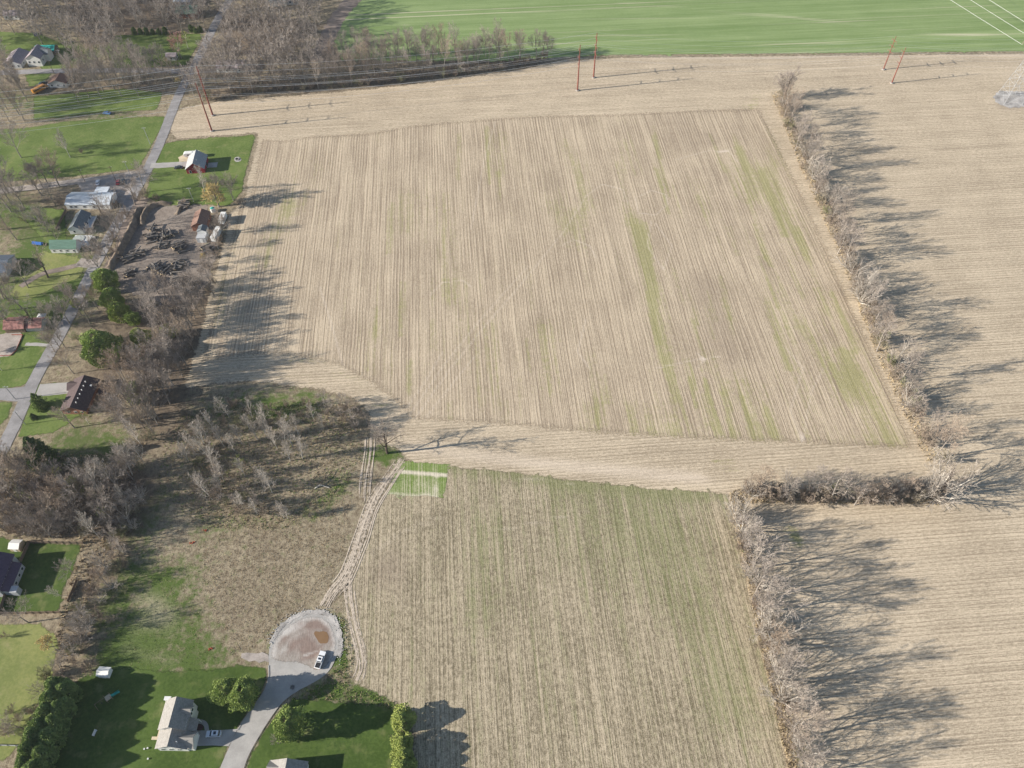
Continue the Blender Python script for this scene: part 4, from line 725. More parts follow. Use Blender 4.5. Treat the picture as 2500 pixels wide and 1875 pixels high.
m=MB(); m.box((3.5,7.4,1.4),(6.5,4.6,2.8)).box((3.5,7.4,2.95),(7,5,.2)); m.build('annex',r_metal,h)
h=root('slate_roofed_house',None,0,'white house with slate roof and an east porch below the long metal building','house',world=(-219.0,316.0))
gable(h,-3.6,3.4,-6.2,6.2,3.0,5.4,wm=w_white,rm=r_blue); m=MB(); m.box((4.9,1.5,1.25),(2.8,8.8,.18),0).box((6.2,-2.6,.6),(.12,.12,1.2)).box((6.2,5.6,.6),(.12,.12,1.2)); m.build('porch_deck',r_metal,h)
m=MB(); m.box((6.25,1.5,1.75),(.08,8.8,.8)); m.build('railing',w_trim,h)
for y in(-4,0,4): win(h,-3.6,y,1.6,1,1.1,'w'); win(h,3.4,y,1.8,1,1.1,'e')
win(h,-1,-6.2,1.7,1,1.1,'s')
h=root('pool_deck',None,0,'white pool deck with a round cover in front of the slate-roofed house','deck',world=(-214.8,304.5))
m=MB(); m.box((0,0,1.0),(8.6,6.4,.2)).box((4.0,-3.1,.5),(.15,.15,1)).box((-4,-3.1,.5),(.15,.15,1)).box((3.2,-3.8,.6),(4,1.,1.1)); m.build('platform',w_white,h)
m=MB(); m.tube((-1.6,.3,.2),(-1.6,.3,1.35),2.9,2.9,28); m.build('pool_cover',simple('pool_cover',(.34,.37,.36),.12,1),h)
m=MB(); m.box((4.9,1.8,.6),(2.2,.7,1.2)); m.build('stair',w_grey,h)
shed((165,607),6.5,13,2.8,5.6,'low cottage with a faded green hip roof beside the gravel drive',w_white,r_green,0,'x','green_roofed_cottage','house','s',4)
h=root('slate_long_barn',None,R(1),'long low building with a dark slate roof at the left edge','barn',world=(-247.5,284.5)); gable(h,-14,5.5,-6,6,3.4,5.6,axis='x',wm=w_grey,rm=shingle('navy_shingles',(.09,.11,.14)))
for x in(-8,-3,2): win(h,x,-6,1.8,1.2,1.2,'s')
h=root('log_yard_workshop',None,R(2),'brown-roofed workshop at the top of the log yard','workshop',world=(-157.6,316.8)); gable(h,-3.6,3.6,-5.4,5.4,3.2,5.2,wm=w_brick,rm=r_brown)
win(h,-3.6,0,1.4,2.8,2.6,'w','garage_door',frame=False); win(h,3.6,2,1.8,1,1,'e'); win(h,-3.6,-3.8,1.7,.9,.9,'w')
h=root('white_tall_shed',None,0,'tall white shed with a small grey roof below the workshop','shed',world=(-154.2,307.6)); gable(h,-2.2,2.2,-1.8,2.2,4.4,5.4,wm=w_white,rm=r_blue,over=.15); m=MB(); m.box((0,-3.6,1.5),(4.4,3.4,3.0)).box((0,-3.6,3.08),(4.6,3.6,.14)); m.build('lean_to',w_grey,h); win(h,0,-5.3,1.2,1.2,2.2,'s','door',w_trim,False)
def boxtrailer(x,y,rz,L,label):
    h=root('box_trailer',None,rz,label,'trailer','box trailers beside the workshop',world=(x,y)); m=MB(); m.box((0,0,2.35),(2.5,L,2.6)).box((0,0,3.7),(2.52,L+.02,.08)); m.build('cargo_box',w_white,h)
    for k in range(4):
        for sx in(-1,1):
            if k<2: m=MB(); yy=-L/2+1.4+k*1.2; m.tube((sx*1.2,yy,.5),(sx*.9,yy,.5),.5,.5,12); m.build('wheel',tyre,h)
    m=MB(); m.box((0,L/2-1.5,.5),(1.6,.2,1.0)).box((0,0,.95),(1.0,L-.4,.2)); m.build('chassis',tyre,h)
boxtrailer(-147,318.5,R(-2),6.5,'white box trailer nearer the golden tree'); boxtrailer(-147.5,306.2,R(-8),8.5,'white box trailer nearer the log piles')
h=root('water_tank',(521,516),0,'round white and teal tank beside the workshop','tank'); m=MB(); m.tube((0,0,0),(0,0,2.2),1.3,1.3,16); m.build('shell',w_white,h); m=MB(); m.tube((0,0,2.2),(0,0,2.6),1.1,.4,16); m.build('lid',r_teal,h)
h=root('red_roofed_ruin',None,R(3),'old barn with a peeling red roof behind bare trees','barn',world=(-221,246.0)); gable(h,-7.5,1,-3.5,3.5,2.8,4.8,axis='x',wm=w_wood,rm=r_rust); gable(h,1.4,8.5,-3,3,2.4,4.,axis='x',wm=w_grey,rm=r_rust,names=('annex_wall','annex_roof'))
h=root('canopy',(106,780),0,'small pale pyramid canopy by the red-roofed barn','canopy'); m=MB(); q=1.9
for a,b in(((-q,-q),(q,-q)),((q,-q),(q,q)),((q,q),(-q,q)),((-q,q),(-q,-q))): m.face([(*a,2.1),(*b,2.1),(0,0,3.3)])
m.build('cover',w_white,h)
for a in(-1,1):
    for b in(-1,1): m=MB(); m.tube((a*q,b*q,0),(a*q,b*q,2.1),.05,.05,5); m.build('leg',chrome,h)
# far houses
def farhouse(px,W,L,hw,hr,wm,rm,label,axis='x',rz=0,name='farmhouse',n=3):
    h=root(name,px,rz,label,'house'); gable(h,-W/2,W/2,-L/2,L/2,hw,hr,axis=axis,wm=wm,rm=rm)
    for i in range(n): win(h,(i+.5)/n*W-W/2,-L/2,hw*.55,1.1,1.2,'s')
    for i in range(2): win(h,W/2,(i-.5)*L/2,hw*.55,1.,1.1,'e')
    win(h,-W/2,0,1.05,.9,2,'w','door',w_trim,False); return h
h=farhouse((97,150),9,12,5.2,8,w_white,r_mauve,'tall white farmhouse on the green yard at the far left','y',n=3); gable(h,-2,7.2,0,6,5.,7.4,axis='x',wm=w_white,rm=r_blue,names=('wing_wall','wing_roof'))
farhouse((118,128),12,7,3,4.8,w_wood,r_teal,'low building with a bright teal roof behind the white farmhouse',name='teal_barn'); farhouse((45,152),11,15,3,5.4,w_grey,r_mauve,'grey-roofed house left of the white farmhouse','y')
farhouse((150,206),11,8,3,5.2,w_grey,r_brown,'dark gabled house below the far cross road','y'); h=farhouse((463,36),14,10,3.2,6.4,w_brick,r_green,'green-roofed house among the trees at the top')
farhouse((682,8),11,9,3.4,6,w_white,r_metal,'bright white-roofed house at the top of the wood','y'); farhouse((712,5),10,8,3.2,5.6,w_white,r_mauve,'grey-roofed house beside the bright white-roofed one'); farhouse((450,8),11,8,3.2,5.6,w_grey,r_metal,'pale blue-roofed house behind the green-roofed one'); farhouse((35,42),10,7,3,5,w_white,r_mauve,'small white house in the wood at the far left')
h=root('long_white_building',None,R(-2),'long low building with a white wall hidden in the upper wood','building',world=tuple(G(568,168)[:2])); gable(h,-8.5,8.5,-5,5,3.2,4.6,axis='x',wm=w_white,rm=r_mauve)
for x in(-6,-2,2,6): win(h,x,-5,1.6,1.2,1,'s')
h=farhouse((422,143),6,5,2.6,3.8,w_grey,r_mauve,'small grey shed beside the upper road crossing',name='roadside_shed',n=1)
# ------------------------------------------------------------------ vehicles
def paint_m(name,c): s=NT(name); s.b.inputs['Coat Weight'].default_value=.5; s.b.inputs['Specular IOR Level'].default_value=.5; n=s.noise(s.pos('obj'),3,2); return s.out(s.mix(n,sub(c,.93),sub(c,1.05)),.35)
lamp=simple('lamp_glass',(.6,.58,.5),.05,1,.2,.6); rlamp=simple('tail_lamp_glass',(.35,.02,.02),.05,1,.2,.6)
def car(name,px,rz,L,W,prof,glassp,mat,label,cat,bed=None,sun=True):
    e=root(name,px,rz,label,cat); b=MB(); b.prism([(y,z) for y,z in prof],-W/2,W/2); 
    o=b.build('body',mat,e)
    me=o.data; bm_=None
    g=MB(); g.prism(glassp,-W/2*.86,W/2*.86); g.build('cabin_glass',glass,e)
    ys=[p[0] for p in glassp]; zt=max(p[1] for p in glassp); top=[p[0] for p in glassp if p[1]>zt-.05]; y0,y1=min(top),max(top)
    r=MB(); r.box((0,(y0+y1)/2,zt+.04),(W*.84,y1-y0+.1,.08)); ro=r.build('roof',mat,e)
    if sun: s=MB(); s.box((0,(y0+y1)/2,zt+.1),(W*.5,(y1-y0)*.45,.03)); s.build('sunroof',glass,ro)
    for yy in(-L*.31,L*.31):
        for sx in(-1,1):
            m=MB(); m.tube((sx*(W/2+.02),yy,.36),(sx*(W/2-.24),yy,.36),.36,.36,14); wo=m.build('wheel',tyre,e); m=MB(); m.tube((sx*(W/2+.035),yy,.36),(sx*(W/2),yy,.36),.2,.2,10); m.build('rim',chrome,wo)
    for sx in(-1,1):
        m=MB(); m.box((sx*W*.36,L/2-.02,.75),(.36,.1,.2)); m.build('headlight',lamp,e); m=MB(); m.box((sx*W*.38,-L/2+.02,.8),(.26,.1,.24)); m.build('tail_light',rlamp,e)
        m=MB(); m.box((sx*(W/2+.1),L*.16,1.08),(.2,.12,.14)); m.build('mirror',mat,e)
    if bed: m=MB(); m.box(bed[0],bed[1]); m.build('bed',bed[2],e)
    return e
def sedan(L=4.6): h=L/2; return [(-h,.35),(h,.35),(h,.75),(h-.25,.92),(L*.2,1.0),(-L*.36,1.05),(-h+.1,.98),(-h,.8)],[(-L*.34,1.0),(L*.22,.98),(L*.06,1.42),(-L*.22,1.42)]
p,g_=[(-2.9,.45),(2.9,.45),(2.95,.9),(2.85,1.12),(1.25,1.22),(-2.85,1.22),(-2.95,1.1)],[(-.95,1.18),(1.45,1.16),(.75,1.82),(-.75,1.82)]
white=paint_m('white_paint',(.75,.76,.77))
car('pickup_truck',(783,1613),R(-13),5.9,2.02,p,g_,white,'white pickup truck parked on the turning circle','truck',bed=((0,-1.95,1.235),(1.6,1.7,.06),simple('bed_liner',(.03,.03,.035))))
p,g_=sedan(4.7); g_=[(-2.05,1.0),(1.1,.98),(.35,1.58),(-1.6,1.58)]
car('suv',(523,1793),R(91),4.7,1.9,p,g_,paint_m('silver_white_paint',(.66,.70,.76)),'white suv on the drive of the grey two-storey house','car')
for nm,px,rz,c,lb in(('parked_car',(437,411),92,(.03,.035,.04),'black car on the drive of the red house'),('parked_car',(240,448),14,(.75,.76,.78),'white car in the gravel lot'),('parked_truck',(289,447),14,(.40,.05,.06),'red truck in the gravel lot'),('parked_car',(300,445),10,(.03,.06,.07),'dark teal car right of the red truck'),('parked_car',(88,86),20,(.04,.08,.12),'dark blue car in the far yard'),('parked_car',(127,208),-60,(.5,.55,.6),'silver car near the dark gabled house'),('parked_truck',(166,189),-10,(.06,.14,.40),'blue truck by the far cross road'),('parked_car',(262,278),80,(.12,.25,.5),'blue car in the trees below the power lines'),('parked_car',(503,610),-5,(.12,.13,.13),'dark parked car below the tall white shed'),('parked_car',(104,205),-30,(.03,.05,.05),'black tractor-like car beside the bus')):
    p,g_=sedan(4.6); car(nm,px,R(rz),4.6,1.8,p,g_,paint_m('paint_'+lb.split()[0]+lb.split()[-1],c),lb,'car' if nm=='parked_car' else 'truck',sun=False)
e=root('camper',(471,383),R(94),'long white camper parked behind the red house','camper',world=None); 
m=MB(); m.prism([(-4.2,.6),(3.2,.6),(4.2,1.5),(4.4,2.4),(3.6,3.1),(-4.2,3.1)],-1.25,1.25); m.build('body',w_white,e)
for yy in(-2.6,-.4,1.8): m=MB(); m.box((-1.27,yy,2.1),(.06,1.2,.6)); m.build('window',glass,e); m=MB(); m.box((1.27,yy,2.1),(.06,1.2,.6)); m.build('window',glass,e)
for yy in(-1.2,-.3):
    for sx in(-1,1): m=MB(); m.tube((sx*1.2,yy,.4),(sx*1.0,yy,.4),.4,.4,12); m.build('wheel',tyre,e)
m=MB(); m.box((0,0,3.2),(.8,.9,.25)); m.build('air_conditioner',w_trim,e)
e=root('school_bus',(99,222),R(-34),'yellow school bus parked in the far left yard','bus'); yel=paint_m('bus_yellow',(.62,.26,.03))
m=MB(); m.prism([(-1.25,.6),(1.25,.6),(1.25,2.6),(.9,3.0),(-.9,3.0),(-1.25,2.6)],-4.6,3.6); m.v=[(y,x,z) for x,y,z in m.v]; m.build('body',yel,e); m=MB(); m.box((0,4.3,1.2),(2.0,1.5,1.3)); m.build('hood',yel,e)
for sx in(-1,1):
    m=MB(); m.box((sx*1.28,-.5,2.15),(.05,7.4,.55)); m.build('window_band',glass,e)
    for yy in(-3,4): m=MB(); m.tube((sx*1.25,yy,.5),(sx*.95,yy,.5),.5,.5,12); m.build('wheel',tyre,e)
e=root('covered_boat',(93,597),R(80),'small boat under a bright blue tarp','boat'); m=MB(); m.prism([(-1.1,.9),(-.7,.4),(.7,.4),(1.1,.9),(0,1.9)],-2.6,2.4); m.v=[(y,x,z) for x,y,z in m.v]; m.build('tarp',simple('blue_tarp',(.03,.11,.36),.2,2),e)
for sx in(-1,1): m=MB(); m.tube((sx*.9,0,.3),(sx*.7,0,.3),.3,.3,10); m.build('wheel',tyre,e)
# ------------------------------------------------------------------ log piles
log_m=barkmat('log_bark',(.09,.08,.075),(.30,.27,.24)); cut_m=simple('cut_wood',(.55,.43,.27),.1)
LOG=[]
for i,(L,r) in enumerate(((5.0,.42),(4.0,.46),(5.8,.38))):
    m=MB(); n=7; m.tube((-L/2,0,0),(L/2,0,0),r,r*.8,n,cap=False); m.f+=[tuple(range(n))[::-1],tuple(range(n,2*n))]; m.m+=[1,1]; LOG.append(mesh('log',m.v,m.f,[log_m,cut_m],m.m))
lr=random.Random(9)
piles=[((372,580),70,14,'upper left'),((405,575),-20,16,'upper middle'),((398,600),80,9,'centre'),((340,618),85,10,'lower left'),((440,605),60,16,'right slanting'),((388,657),35,20,'largest middle'),((436,650),88,16,'square stacked'),((320,668),70,8,'left edge'),((435,690),85,12,'lowest'),((450,500),88,12,'top'),((315,630),60,10,'bank side'),((505,610),50,7,'right edge'),((470,694),50,4,'lowest right'),((372,560),75,6,'farthest upper')]
for (px,a,n,wd) in piles:
    c=G(*px); n=int(n*1.6)
    for i in range(n):
        lay=0 if i<n*.5 else (1 if i<n*.8 else 2); k=i-(0 if lay==0 else (n*.5 if lay==1 else n*.8)); w0=n*.5*(1-.3*lay); t=(k-w0/2)*.72
        me=LOG[lr.randrange(3)]; o=bpy.data.objects.new('log',me); ang=R(90-a)+lr.gauss(0,.2); d=Vector((math.cos(ang),math.sin(ang),0)); nrm=Vector((-d.y,d.x,0))
        base=R(90-a); nn=Vector((-math.sin(base),math.cos(base),0)); q=c+nn*t+Vector((lr.gauss(0,.8),lr.gauss(0,.6),0)); o.location=(q.x,q.y,.4+.75*lay+lr.uniform(0,.08)); o.rotation_euler=(lr.gauss(0,.1),lr.gauss(0,.12),ang+(R(70) if lr.random()<.12 else 0))
        link(o); tag(o,'bare log in the %s pile of the dirt log yard'%wd,'log','logs of the %s pile'%wd)
o=bpy.data.objects.new('fallen_limb',None); link(o); o.location=G(790,1180); tag(o,'pale fallen limb lying in the grass left of the wheel track','branch')
m=MB(); m.tube((-3,-2.4,.2),(-1,-1.2,.9),.2,.22,6).tube((-1,-1.2,.9),(2.6,-2.2,.3),.2,.12,6); m.build('trunk',b_pale,o); m=MB(); m.tube((-1,-1.,.8),(1.5,3,.9),.18,.12,6).tube((1.5,3,.9),(3.4,6,.5),.12,.05,5).tube((1.,2,.8),(3.5,3.6,.5),.1,.04,5).tube((.4,1.2,.8),(.2,4.6,.6),.1,.04,5); m.build('limb',b_drk,o)
# ------------------------------------------------------------------ power line
rust=simple('rusty_steel',(.21,.068,.048),.18,.5,.7,.3); cable_m=simple('aluminium_cable',(.62,.63,.64),.05,1,.5,.4); galv=simple('galvanised_steel',(.36,.37,.38),.1,1,.6,.4); ins_m=simple('insulator',(.30,.24,.22),.1)
PL=[((517.5,320),30.1,0),((519.8,282),31.1,1),((1409.7,221),28.9,0),((1449,189.7),28.6,1),((2177,203),22.9,0),((2156.5,170),21.6,1)]
lbl=['nearer rust-red pole beside the red house lawn','farther rust-red pole beside the upper road','nearer rust-red pole in the middle of the headland','farther rust-red pole in the middle of the headland','nearer rust-red pole at the upper right','farther rust-red pole at the upper right']
ATT={}
for i,(px,hh,both) in enumerate(PL):
    e=tag(empty('steel_pole',G(*px)),lbl[i],'utility pole','rust-red steel poles'); k=hh/30
    m=MB(); m.tube((0,0,0),(0,0,hh),.5*k,.2*k,14); m.build('shaft',rust,e); m=MB(); m.tube((0,0,-.1),(0,0,.5),1.0,1.0,16); m.build('footing',m_conc,e); att=[]
    for f_ in(.54,.70,.86):
        for s in((1,-1) if both else (1,)):
            m=MB(); ln=3.3*k; m.tube((0,0,hh*f_),(-.6*s,ln*s,hh*f_+.5*k),.17,.09,6); a=m.build('arm',rust,e); m=MB(); m.tube((-.6*s,ln*s,hh*f_+.5*k),(-.6*s,ln*s,hh*f_-1.3*k),.09,.09,6); m.build('insulator',ins_m,a); att.append(Vector((-.6*s,ln*s,hh*f_-1.3*k)))
    att.append(Vector((0,0,hh))); ATT[i]=[G(*px)+a for a in att]
def wire(a,b,sag,label,group,r=.04,n=16):
    m=MB(); a=Vector(a);b=Vector(b); pts=[a.lerp(b,t/n)-Vector((0,0,sag*4*(t/n)*(1-t/n))) for t in range(n+1)]; c=a
    for p,q in zip(pts[:-1],pts[1:]): m.tube(p-c,q-c,r,r,4,cap=False)
    o=m.build('power_line',cable_m); o.location=c; tag(o,label,'power line',group)
def spans(i,j,shift,label,r=.045):
    for k,a in enumerate(ATT[i]): wire(a,(ATT[j][k] if j is not None else a+Vector(shift)),4.5,label,'wires: '+label,r)
spans(0,2,None,'thin cable from the nearer left rust pole to the middle of the headland'); spans(1,3,None,'thin cable from the farther left rust pole to the middle of the headland')
spans(2,4,None,'thin cable from the nearer middle rust pole to the upper right one',.02); spans(3,5,None,'thin cable from the farther middle rust pole to the upper right one',.02)
spans(0,None,(-213,-39,0),'thin cable from the nearer left rust pole over the left edge',.05); spans(1,None,(-227,-38,0),'thin cable from the farther left rust pole over the left edge',.05)
spans(4,None,(190,5,0),'thin cable from the nearer right rust pole over the right edge',.02); spans(5,None,(180,6,0),'thin cable from the farther right rust pole over the right edge',.02)
# lattice tower at the right edge
tc=Vector((298.3,423.5,0)); e=tag(empty('lattice_tower',tc),'pale lattice pylon standing on rough ground at the right edge','pylon')
def at_(a,z): k=5.6*(1-z/34)+.9*(z/34) if z<34 else .9; return Vector((math.cos(a)*k*1.41,math.sin(a)*k*1.41,z))
Z=[0,6,11.5,16.5,21,25,28.5,31.5,34,38,42,46]
for q in range(4):
    m=MB(); a=R(45+90*q)
    for z0,z1 in zip(Z[:-1],Z[1:]): m.tube(at_(a,z0),at_(a,z1),.1,.1,4)
    m.build('leg',galv,e)
    m=MB(); b=R(135+90*q)
    for z0,z1 in zip(Z[:-1],Z[1:]): m.tube(at_(a,z0),at_(b,z1),.055,.055,3).tube(at_(b,z0),at_(a,z1),.055,.055,3).tube(at_(a,z1),at_(b,z1),.05,.05,3)
    m.build('bracing',galv,e)
PT=[]
for z in(34.5,40,45):
    for s in(-1,1):
        m=MB(); tip=Vector((s*7.5,s*-3,z+.3))
        for dy in(-.9,.9): m.tube((s*.9,dy,z),tip,.09,.09,3).tube((s*.9,dy,z+1.8),tip,.09,.09,3)
        o=m.build('crossarm',galv,e); i_=MB(); i_.tube(tip,tip-Vector((0,0,2)),.12,.12,5); i_.build('insulator',ins_m,o); PT.append(tc+tip-Vector((0,0,2)))
for px,dx in(((2492,107),0),((2500,88),0),((2520,72),0)):
    pass
far=[G(1700,-425,42),G(1760,-420,42),G(1820,-415,42)]
for k,(p,f_) in enumerate(zip((PT[0],PT[2],PT[4]),far)): wire(p,f_,3,'pale cable running from the lattice pylon toward the top edge','cables of the lattice pylon',.06,10)
sheet('pylon_pad',[(2422,236),(2440,222),(2480,222),(2520,226),(2520,262),(2470,264),(2440,256)],.06,m_pad,'rough stony ground under the pylon','ground',jit=.4,edge=1.)
# small street poles
def pole(px,hh,label,arm=1,lampm=False):
    e=tag(empty('utility_pole',G(*px)),label,'utility pole','small roadside poles'); m=MB(); m.tube((0,0,0),(0,0,hh),.16,.11,7); m.build('shaft',galv if lampm else w_wood,e)
    m=MB(); m.box((0,0,hh-.6),(2.4,.12,.14)) if arm else m.tube((0,0,hh-.4),(1.4,.3,hh),.06,.06,5); m.build('crossarm',w_grey if lampm else w_wood,e)
    m=MB(); m.tube((.9,0,hh-.5),(.9,0,hh-.2),.1,.1,6); m.build('insulator',w_trim,e)
for px,hh,l in(((367,352),11,'pale roadside pole beside the lane bend'),((320,431),10,'pale pole at the mouth of the gravel lane'),((283,440),9,'brown pole beside the red truck'),((208,444),8,'brown pole at the left end of the gravel lot'),((224,626),9,'pole beside the green-roofed cottage'),((62,1036),9,'street lamp pole on the lawn verge'),((38,975),9,'lamp pole at the side street corner'),((473,492),9,'pale pole behind the log yard'),((254,530),8,'pole at the end of the long metal building'),((133,180),9,'brown pole at the far cross road'),((152,147),7,'white lamp pole beside the white farmhouse'),((444,176),9,'brown pole at the upper road crossing'),((433,158),5,'white pole by the roadside shed')): pole(px,hh,l,1,'pale' in l or 'lamp' in l)
# fences
def fence(P,hgt,mat,label,name='board_fence',world=False):
    P=P if world else GS(P); c=P[0]; e=tag(empty(name,(c[0],c[1],0)),label,'fence'); m=MB()
    for a,b in zip(P[:-1],P[1:]):
        L=math.hypot(b[0]-a[0],b[1]-a[1]); an=math.atan2(b[1]-a[1],b[0]-a[0]); m.box(((a[0]+b[0])/2-c[0],(a[1]+b[1])/2-c[1],hgt/2),(L,.06,hgt-.1),an); n=int(L/2.4)
        for i in range(n+1):
            t=i/max(1,n); p=MB(); p.box((a[0]+(b[0]-a[0])*t-c[0],a[1]+(b[1]-a[1])*t-c[1]-.09,hgt/2+.05),(.14,.12,hgt+.1),an); p.build('post',mat,e)
    m.build('boards',mat,e)
fence([(53,1372),(73,1326),(205,1328)],1.9,w_wood,'dark board fence round the green yard, upper run'); fence([(-40,1500),(150,1497)],1.8,w_wood,'board fence along the lower side of the green yard'); fence([(190,1418),(168,1470)],1.6,w_wood,'short dark fence piece by the scrub strip'); fence([(25,1425),(0,1500)],1.8,w_wood,'dark fence beside the plum-roofed house')
fence([(163,515),(139,562)],1.8,w_wood,'dark board fence left of the slate-roofed house'); fence([(-20,1820),(62,1822)],1.2,w_grey,'pale rail fence at the lower left corner','rail_fence'); fence([(62,1822),(50,1872)],1.2,w_grey,'grey plank fence falling apart at the lower left corner','rail_fence')
fence([(158,1001),(262,1003)],1.2,w_tan,'low tan fence below the dark-roofed house','rail_fence'); fence([(30,818),(56,818),(40,856),(27,868),(-10,870)],.5,simple('red_edging',(.42,.10,.06)),'low red edging round the gravel foundation','edging_border')
# yard things
e=root('fire_pit',(579,389),0,'round stone fire pit on the lawn right of the red house','fire pit'); m=MB()
for i in range(12): a=i/12*6.283; m.box((math.cos(a)*1.1,math.sin(a)*1.1,.2),(.55,.35,.4),a+1.57)
m.build('stone_ring',m_pad,e); m=MB(); m.tube((0,0,.02),(0,0,.15),.85,.85,14); m.build('ash_bed',tyre,e)
e=root('play_set',(268,1706),R(40),'wooden play set with a green slide in the shaded lawn','play set'); m=MB()
for a in(-1,1):
    for b in(-1,1): m.tube((a*.8,b*.8,0),(a*.8,b*.8,2.8),.08,.08,5)
m.build('frame',w_wood,e); m=MB(); m.box((0,0,1.4),(1.8,1.8,.1)); m.build('platform',w_tan,e); m=MB(); m.face([(.9,-.35,1.4),(3.4,-.35,.2),(3.4,.35,.2),(.9,.35,1.4)]).box((2.15,-.4,.85),(2.6,.06,.2)).box((2.15,.4,.85),(2.6,.06,.2)); m.build('slide',r_teal,e)
m=MB(); m.tube((-.8,0,2.7),(-4,0,2.7),.07,.07,5).tube((-4,0,2.7),(-4.3,1.2,0),.07,.07,5).tube((-4,0,2.7),(-4.3,-1.2,0),.07,.07,5); m.build('swing_beam',w_wood,e); m=MB(); m.box((-2.4,0,.6),(.3,.5,.05)).tube((-2.4,.2,.6),(-2.4,.2,2.7),.02,.02,4).tube((-2.4,-.2,.6),(-2.4,-.2,2.7),.02,.02,4); m.build('swing',tyre,e)
e=root('garden_bench',(233,1790),R(80),'small white bench beside a trellis in the shaded lawn','bench'); m=MB(); m.box((0,0,.45),(1.9,.5,.08)); m.build('seat',w_white,e); m=MB(); m.box((0,.28,.8),(1.9,.06,.5)); m.build('backrest',w_white,e)
for sx in(-1,1): m=MB(); m.box((sx*.8,0,.2),(.08,.45,.4)); m.build('leg',w_white,e)
for px,c,l in((( 353,1829),w_white,'white lawn ball left of a pair'),((361,1827),w_white,'white lawn ball right of a pair'),((362,1853),w_white,'lone small white bucket on the dark lawn')):
    e=root('lawn_bucket',px,0,l,'bucket'); m=MB(); m.tube((0,0,0),(0,0,.4),.22,.28,10); m.build('pail',c,e); m=MB(); m.tube((-.28,0,.4),(.28,0,.42),.02,.02,4); m.build('handle',tyre,e)
e=root('street_drain',(714,1678),0,'dark storm drain at the street edge','drain'); m=MB(); m.tube((0,0,.12),(0,0,.2),.8,.8,16); m.build('rim',m_pad,e); m=MB()
for i in range(5): m.box((-.5+.25*i,0,.22),(.1,1.1,.05))
m.build('grate',tyre,e)
for px,l in(((514,1584),'red brush heap on the meadow left of the turning circle'),((500,1295),'small rusty scrap beside the scrub hollow'),((470,1325),'rusty barrel on the meadow')):
    e=root('scrap_heap',px,.3,l,'scrap'); e.scale=(.6,.6,.6); m=MB(); q=random.Random(px[0])
    for i in range(9): m.box((q.gauss(0,.7),q.gauss(0,.35),.25),(q.uniform(.3,.9),q.uniform(.2,.5),.35),q.uniform(0,3))
    m.build('scrap_pieces',simple('rusty_scrap',(.38,.09,.05),.3),e)
# riprap rocks at the rim (countless -> one object)
m=MB(); q=random.Random(5); RP=GS([(655,1572),(676,1530),(712,1500),(755,1487),(795,1488),(822,1505),(838,1545),(840,1580),(828,1612)]); RP=densify(smoothp(RP,2,False),.5,.5,False)
for x,y in RP:
    for _ in range(3): s=q.uniform(.12,.34); m.box((x+q.gauss(0,.7),y+q.gauss(0,.7),s*.3+.12),(s,s*q.uniform(.6,1),s*.7),q.uniform(0,3),taper=.6)
tag(m.build('rubble',simple('white_rubble',(.50,.49,.47),.2,2)),'crushed white rubble round the turning circle','rubble',kind='stuff')
# grass and weed tufts: rough ground relief (countless)
def tufts(name,poly,n,mats,label,hmin,hmax,avoid=[],seed=1,clump=0):
    q=random.Random(seed); P=GS(poly); A=np.array(P); x0,y0=A.min(0);x1,y1=A.max(0); X=np.array([q.uniform(x0,x1) for _ in range(n)]);Y=np.array([q.uniform(y0,y1) for _ in range(n)])
    k=inside(X,Y,P)
    for a in avoid: k&=~inside(X,Y,GS(a))
    m=MB()
    for x,y in zip(X[k],Y[k]):
        hh=q.uniform(hmin,hmax); mi=q.randrange(len(mats))
        for j in range(3):
            a=q.uniform(0,6.28); dx,dy=math.cos(a)*hh*.5,math.sin(a)*hh*.5; lx,ly=q.gauss(0,hh*.5),q.gauss(0,hh*.5); ox,oy=q.gauss(0,.15),q.gauss(0,.15)
            m.face([(x+ox-dx*.5,y+oy-dy*.5,.0),(x+ox+dx*.5,y+oy+dy*.5,.0),(x+ox+lx,y+oy+ly,hh)],mi)
    return tag(m.build(name,mats),label,'grass',kind='stuff')
t_tan=simple('dead_grass',(.40,.32,.20),.3,.3); t_brn=simple('brown_weeds',(.29,.23,.15),.25,.3); t_grn=simple('green_weeds',(.15,.23,.05),.3,.3)
tufts('dead_weeds',[(480,1330),(560,1290),(700,1280),(830,1200),(860,1200),(850,1330),(800,1450),(700,1500),(650,1570),(560,1600),(520,1500),(490,1400)],9000,[t_tan,t_brn,t_tan],'tangle of dead brown weeds on the low mound',.1,.35)
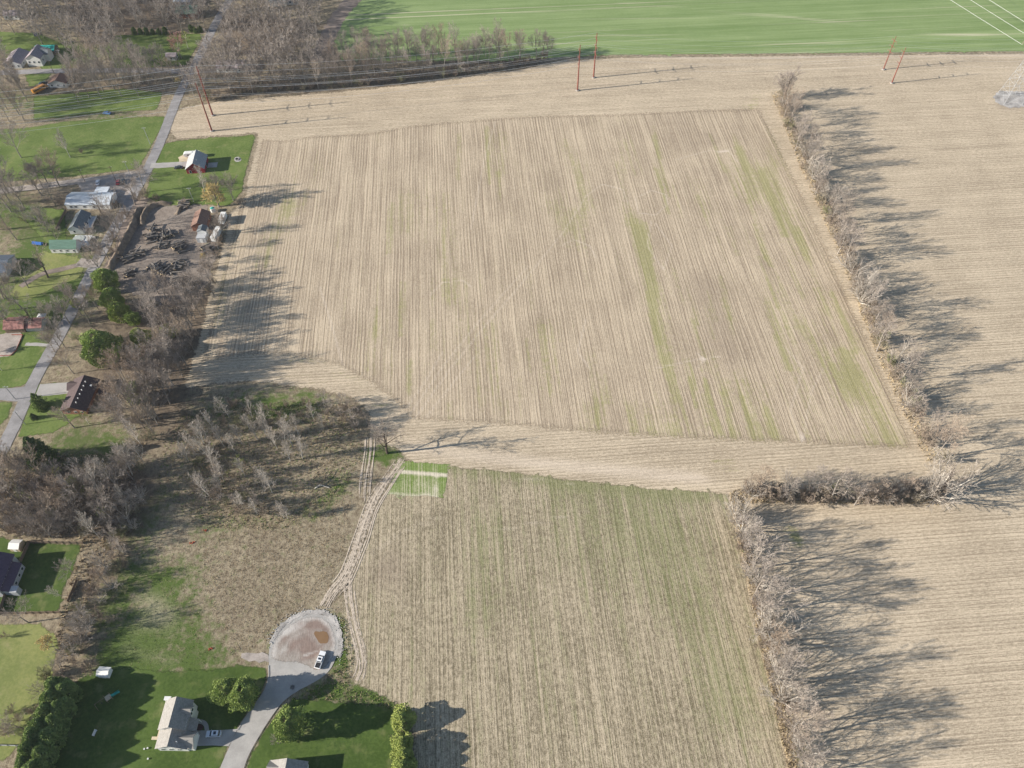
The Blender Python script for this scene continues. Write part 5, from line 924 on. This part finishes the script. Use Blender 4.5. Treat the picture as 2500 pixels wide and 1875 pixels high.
tufts('meadow_grass',[(300,1300),(480,1330),(520,1500),(560,1620),(300,1630),(200,1640),(240,1520)],3500,[t_grn,t_tan,t_grn],'rough green meadow grass',.1,.3,seed=2)
tufts('hollow_weeds',[(450,1000),(700,980),(860,990),(890,1100),(840,1200),(700,1290),(500,1290),(380,1200),(400,1080)],9000,[t_tan,t_brn,t_grn],'weeds on the floor of the scrub hollow',.2,.55,seed=3)
tufts('bank_weeds',[(826,1500),(850,1520),(866,1600),(850,1680),(900,1690),(980,1722),(960,1735),(860,1715),(720,1705),(780,1670),(835,1620),(845,1570)],3500,[t_grn,t_tan,t_grn,t_brn],'green weeds on the bank right of the turning circle',.2,.6,seed=4)
for nm,P,n,sd in(('hedge_grass',[(1880,225),(1905,222),(2060,560),(2175,870),(2290,1125),(2262,1130),(2145,880),(2030,580),(1950,400)],5000,5),('hedge_grass',[(1780,1200),(1810,1215),(1850,1420),(1895,1600),(1975,1930),(1935,1930),(1870,1640),(1815,1380)],4500,6),('hedge_grass',[(1790,1195),(2300,1200),(2300,1232),(1790,1228)],2500,7)):
    tufts(nm,P,n,[t_tan,t_brn,t_tan],'dead grass under the hedgerow' if sd!=7 else 'dead grass under the crosswise hedgerow',.25,.8,seed=sd)
tufts('wood_litter',[(150,1660),(215,1480),(260,1370),(300,1230),(380,1020),(330,1110),(0,1110),(0,1300),(200,1320),(130,1560)],7000,[t_brn,t_tan,t_brn],'dead undergrowth of the left woods',.3,.9,seed=8)

# ------------------------------------------------------------------ air
hz=bpy.data.materials.new('haze_air'); hz.use_nodes=True; hn=hz.node_tree; hn.nodes.remove(hn.nodes['Principled BSDF']); pv=hn.nodes.new('ShaderNodeVolumePrincipled'); pv.inputs['Density'].default_value=HAZE; pv.inputs['Color'].default_value=(.80,.88,1,1); pv.inputs['Anisotropy'].default_value=.2
hn.links.new(pv.outputs[0],hn.nodes['Material Output'].inputs['Volume'])
if HAZE>0:
    m=MB(); m.box((0,1400,H/2+4),(9000,4400,H+10)); tag(m.build('haze',hz),'thin pale haze over the fields','haze',kind='stuff')
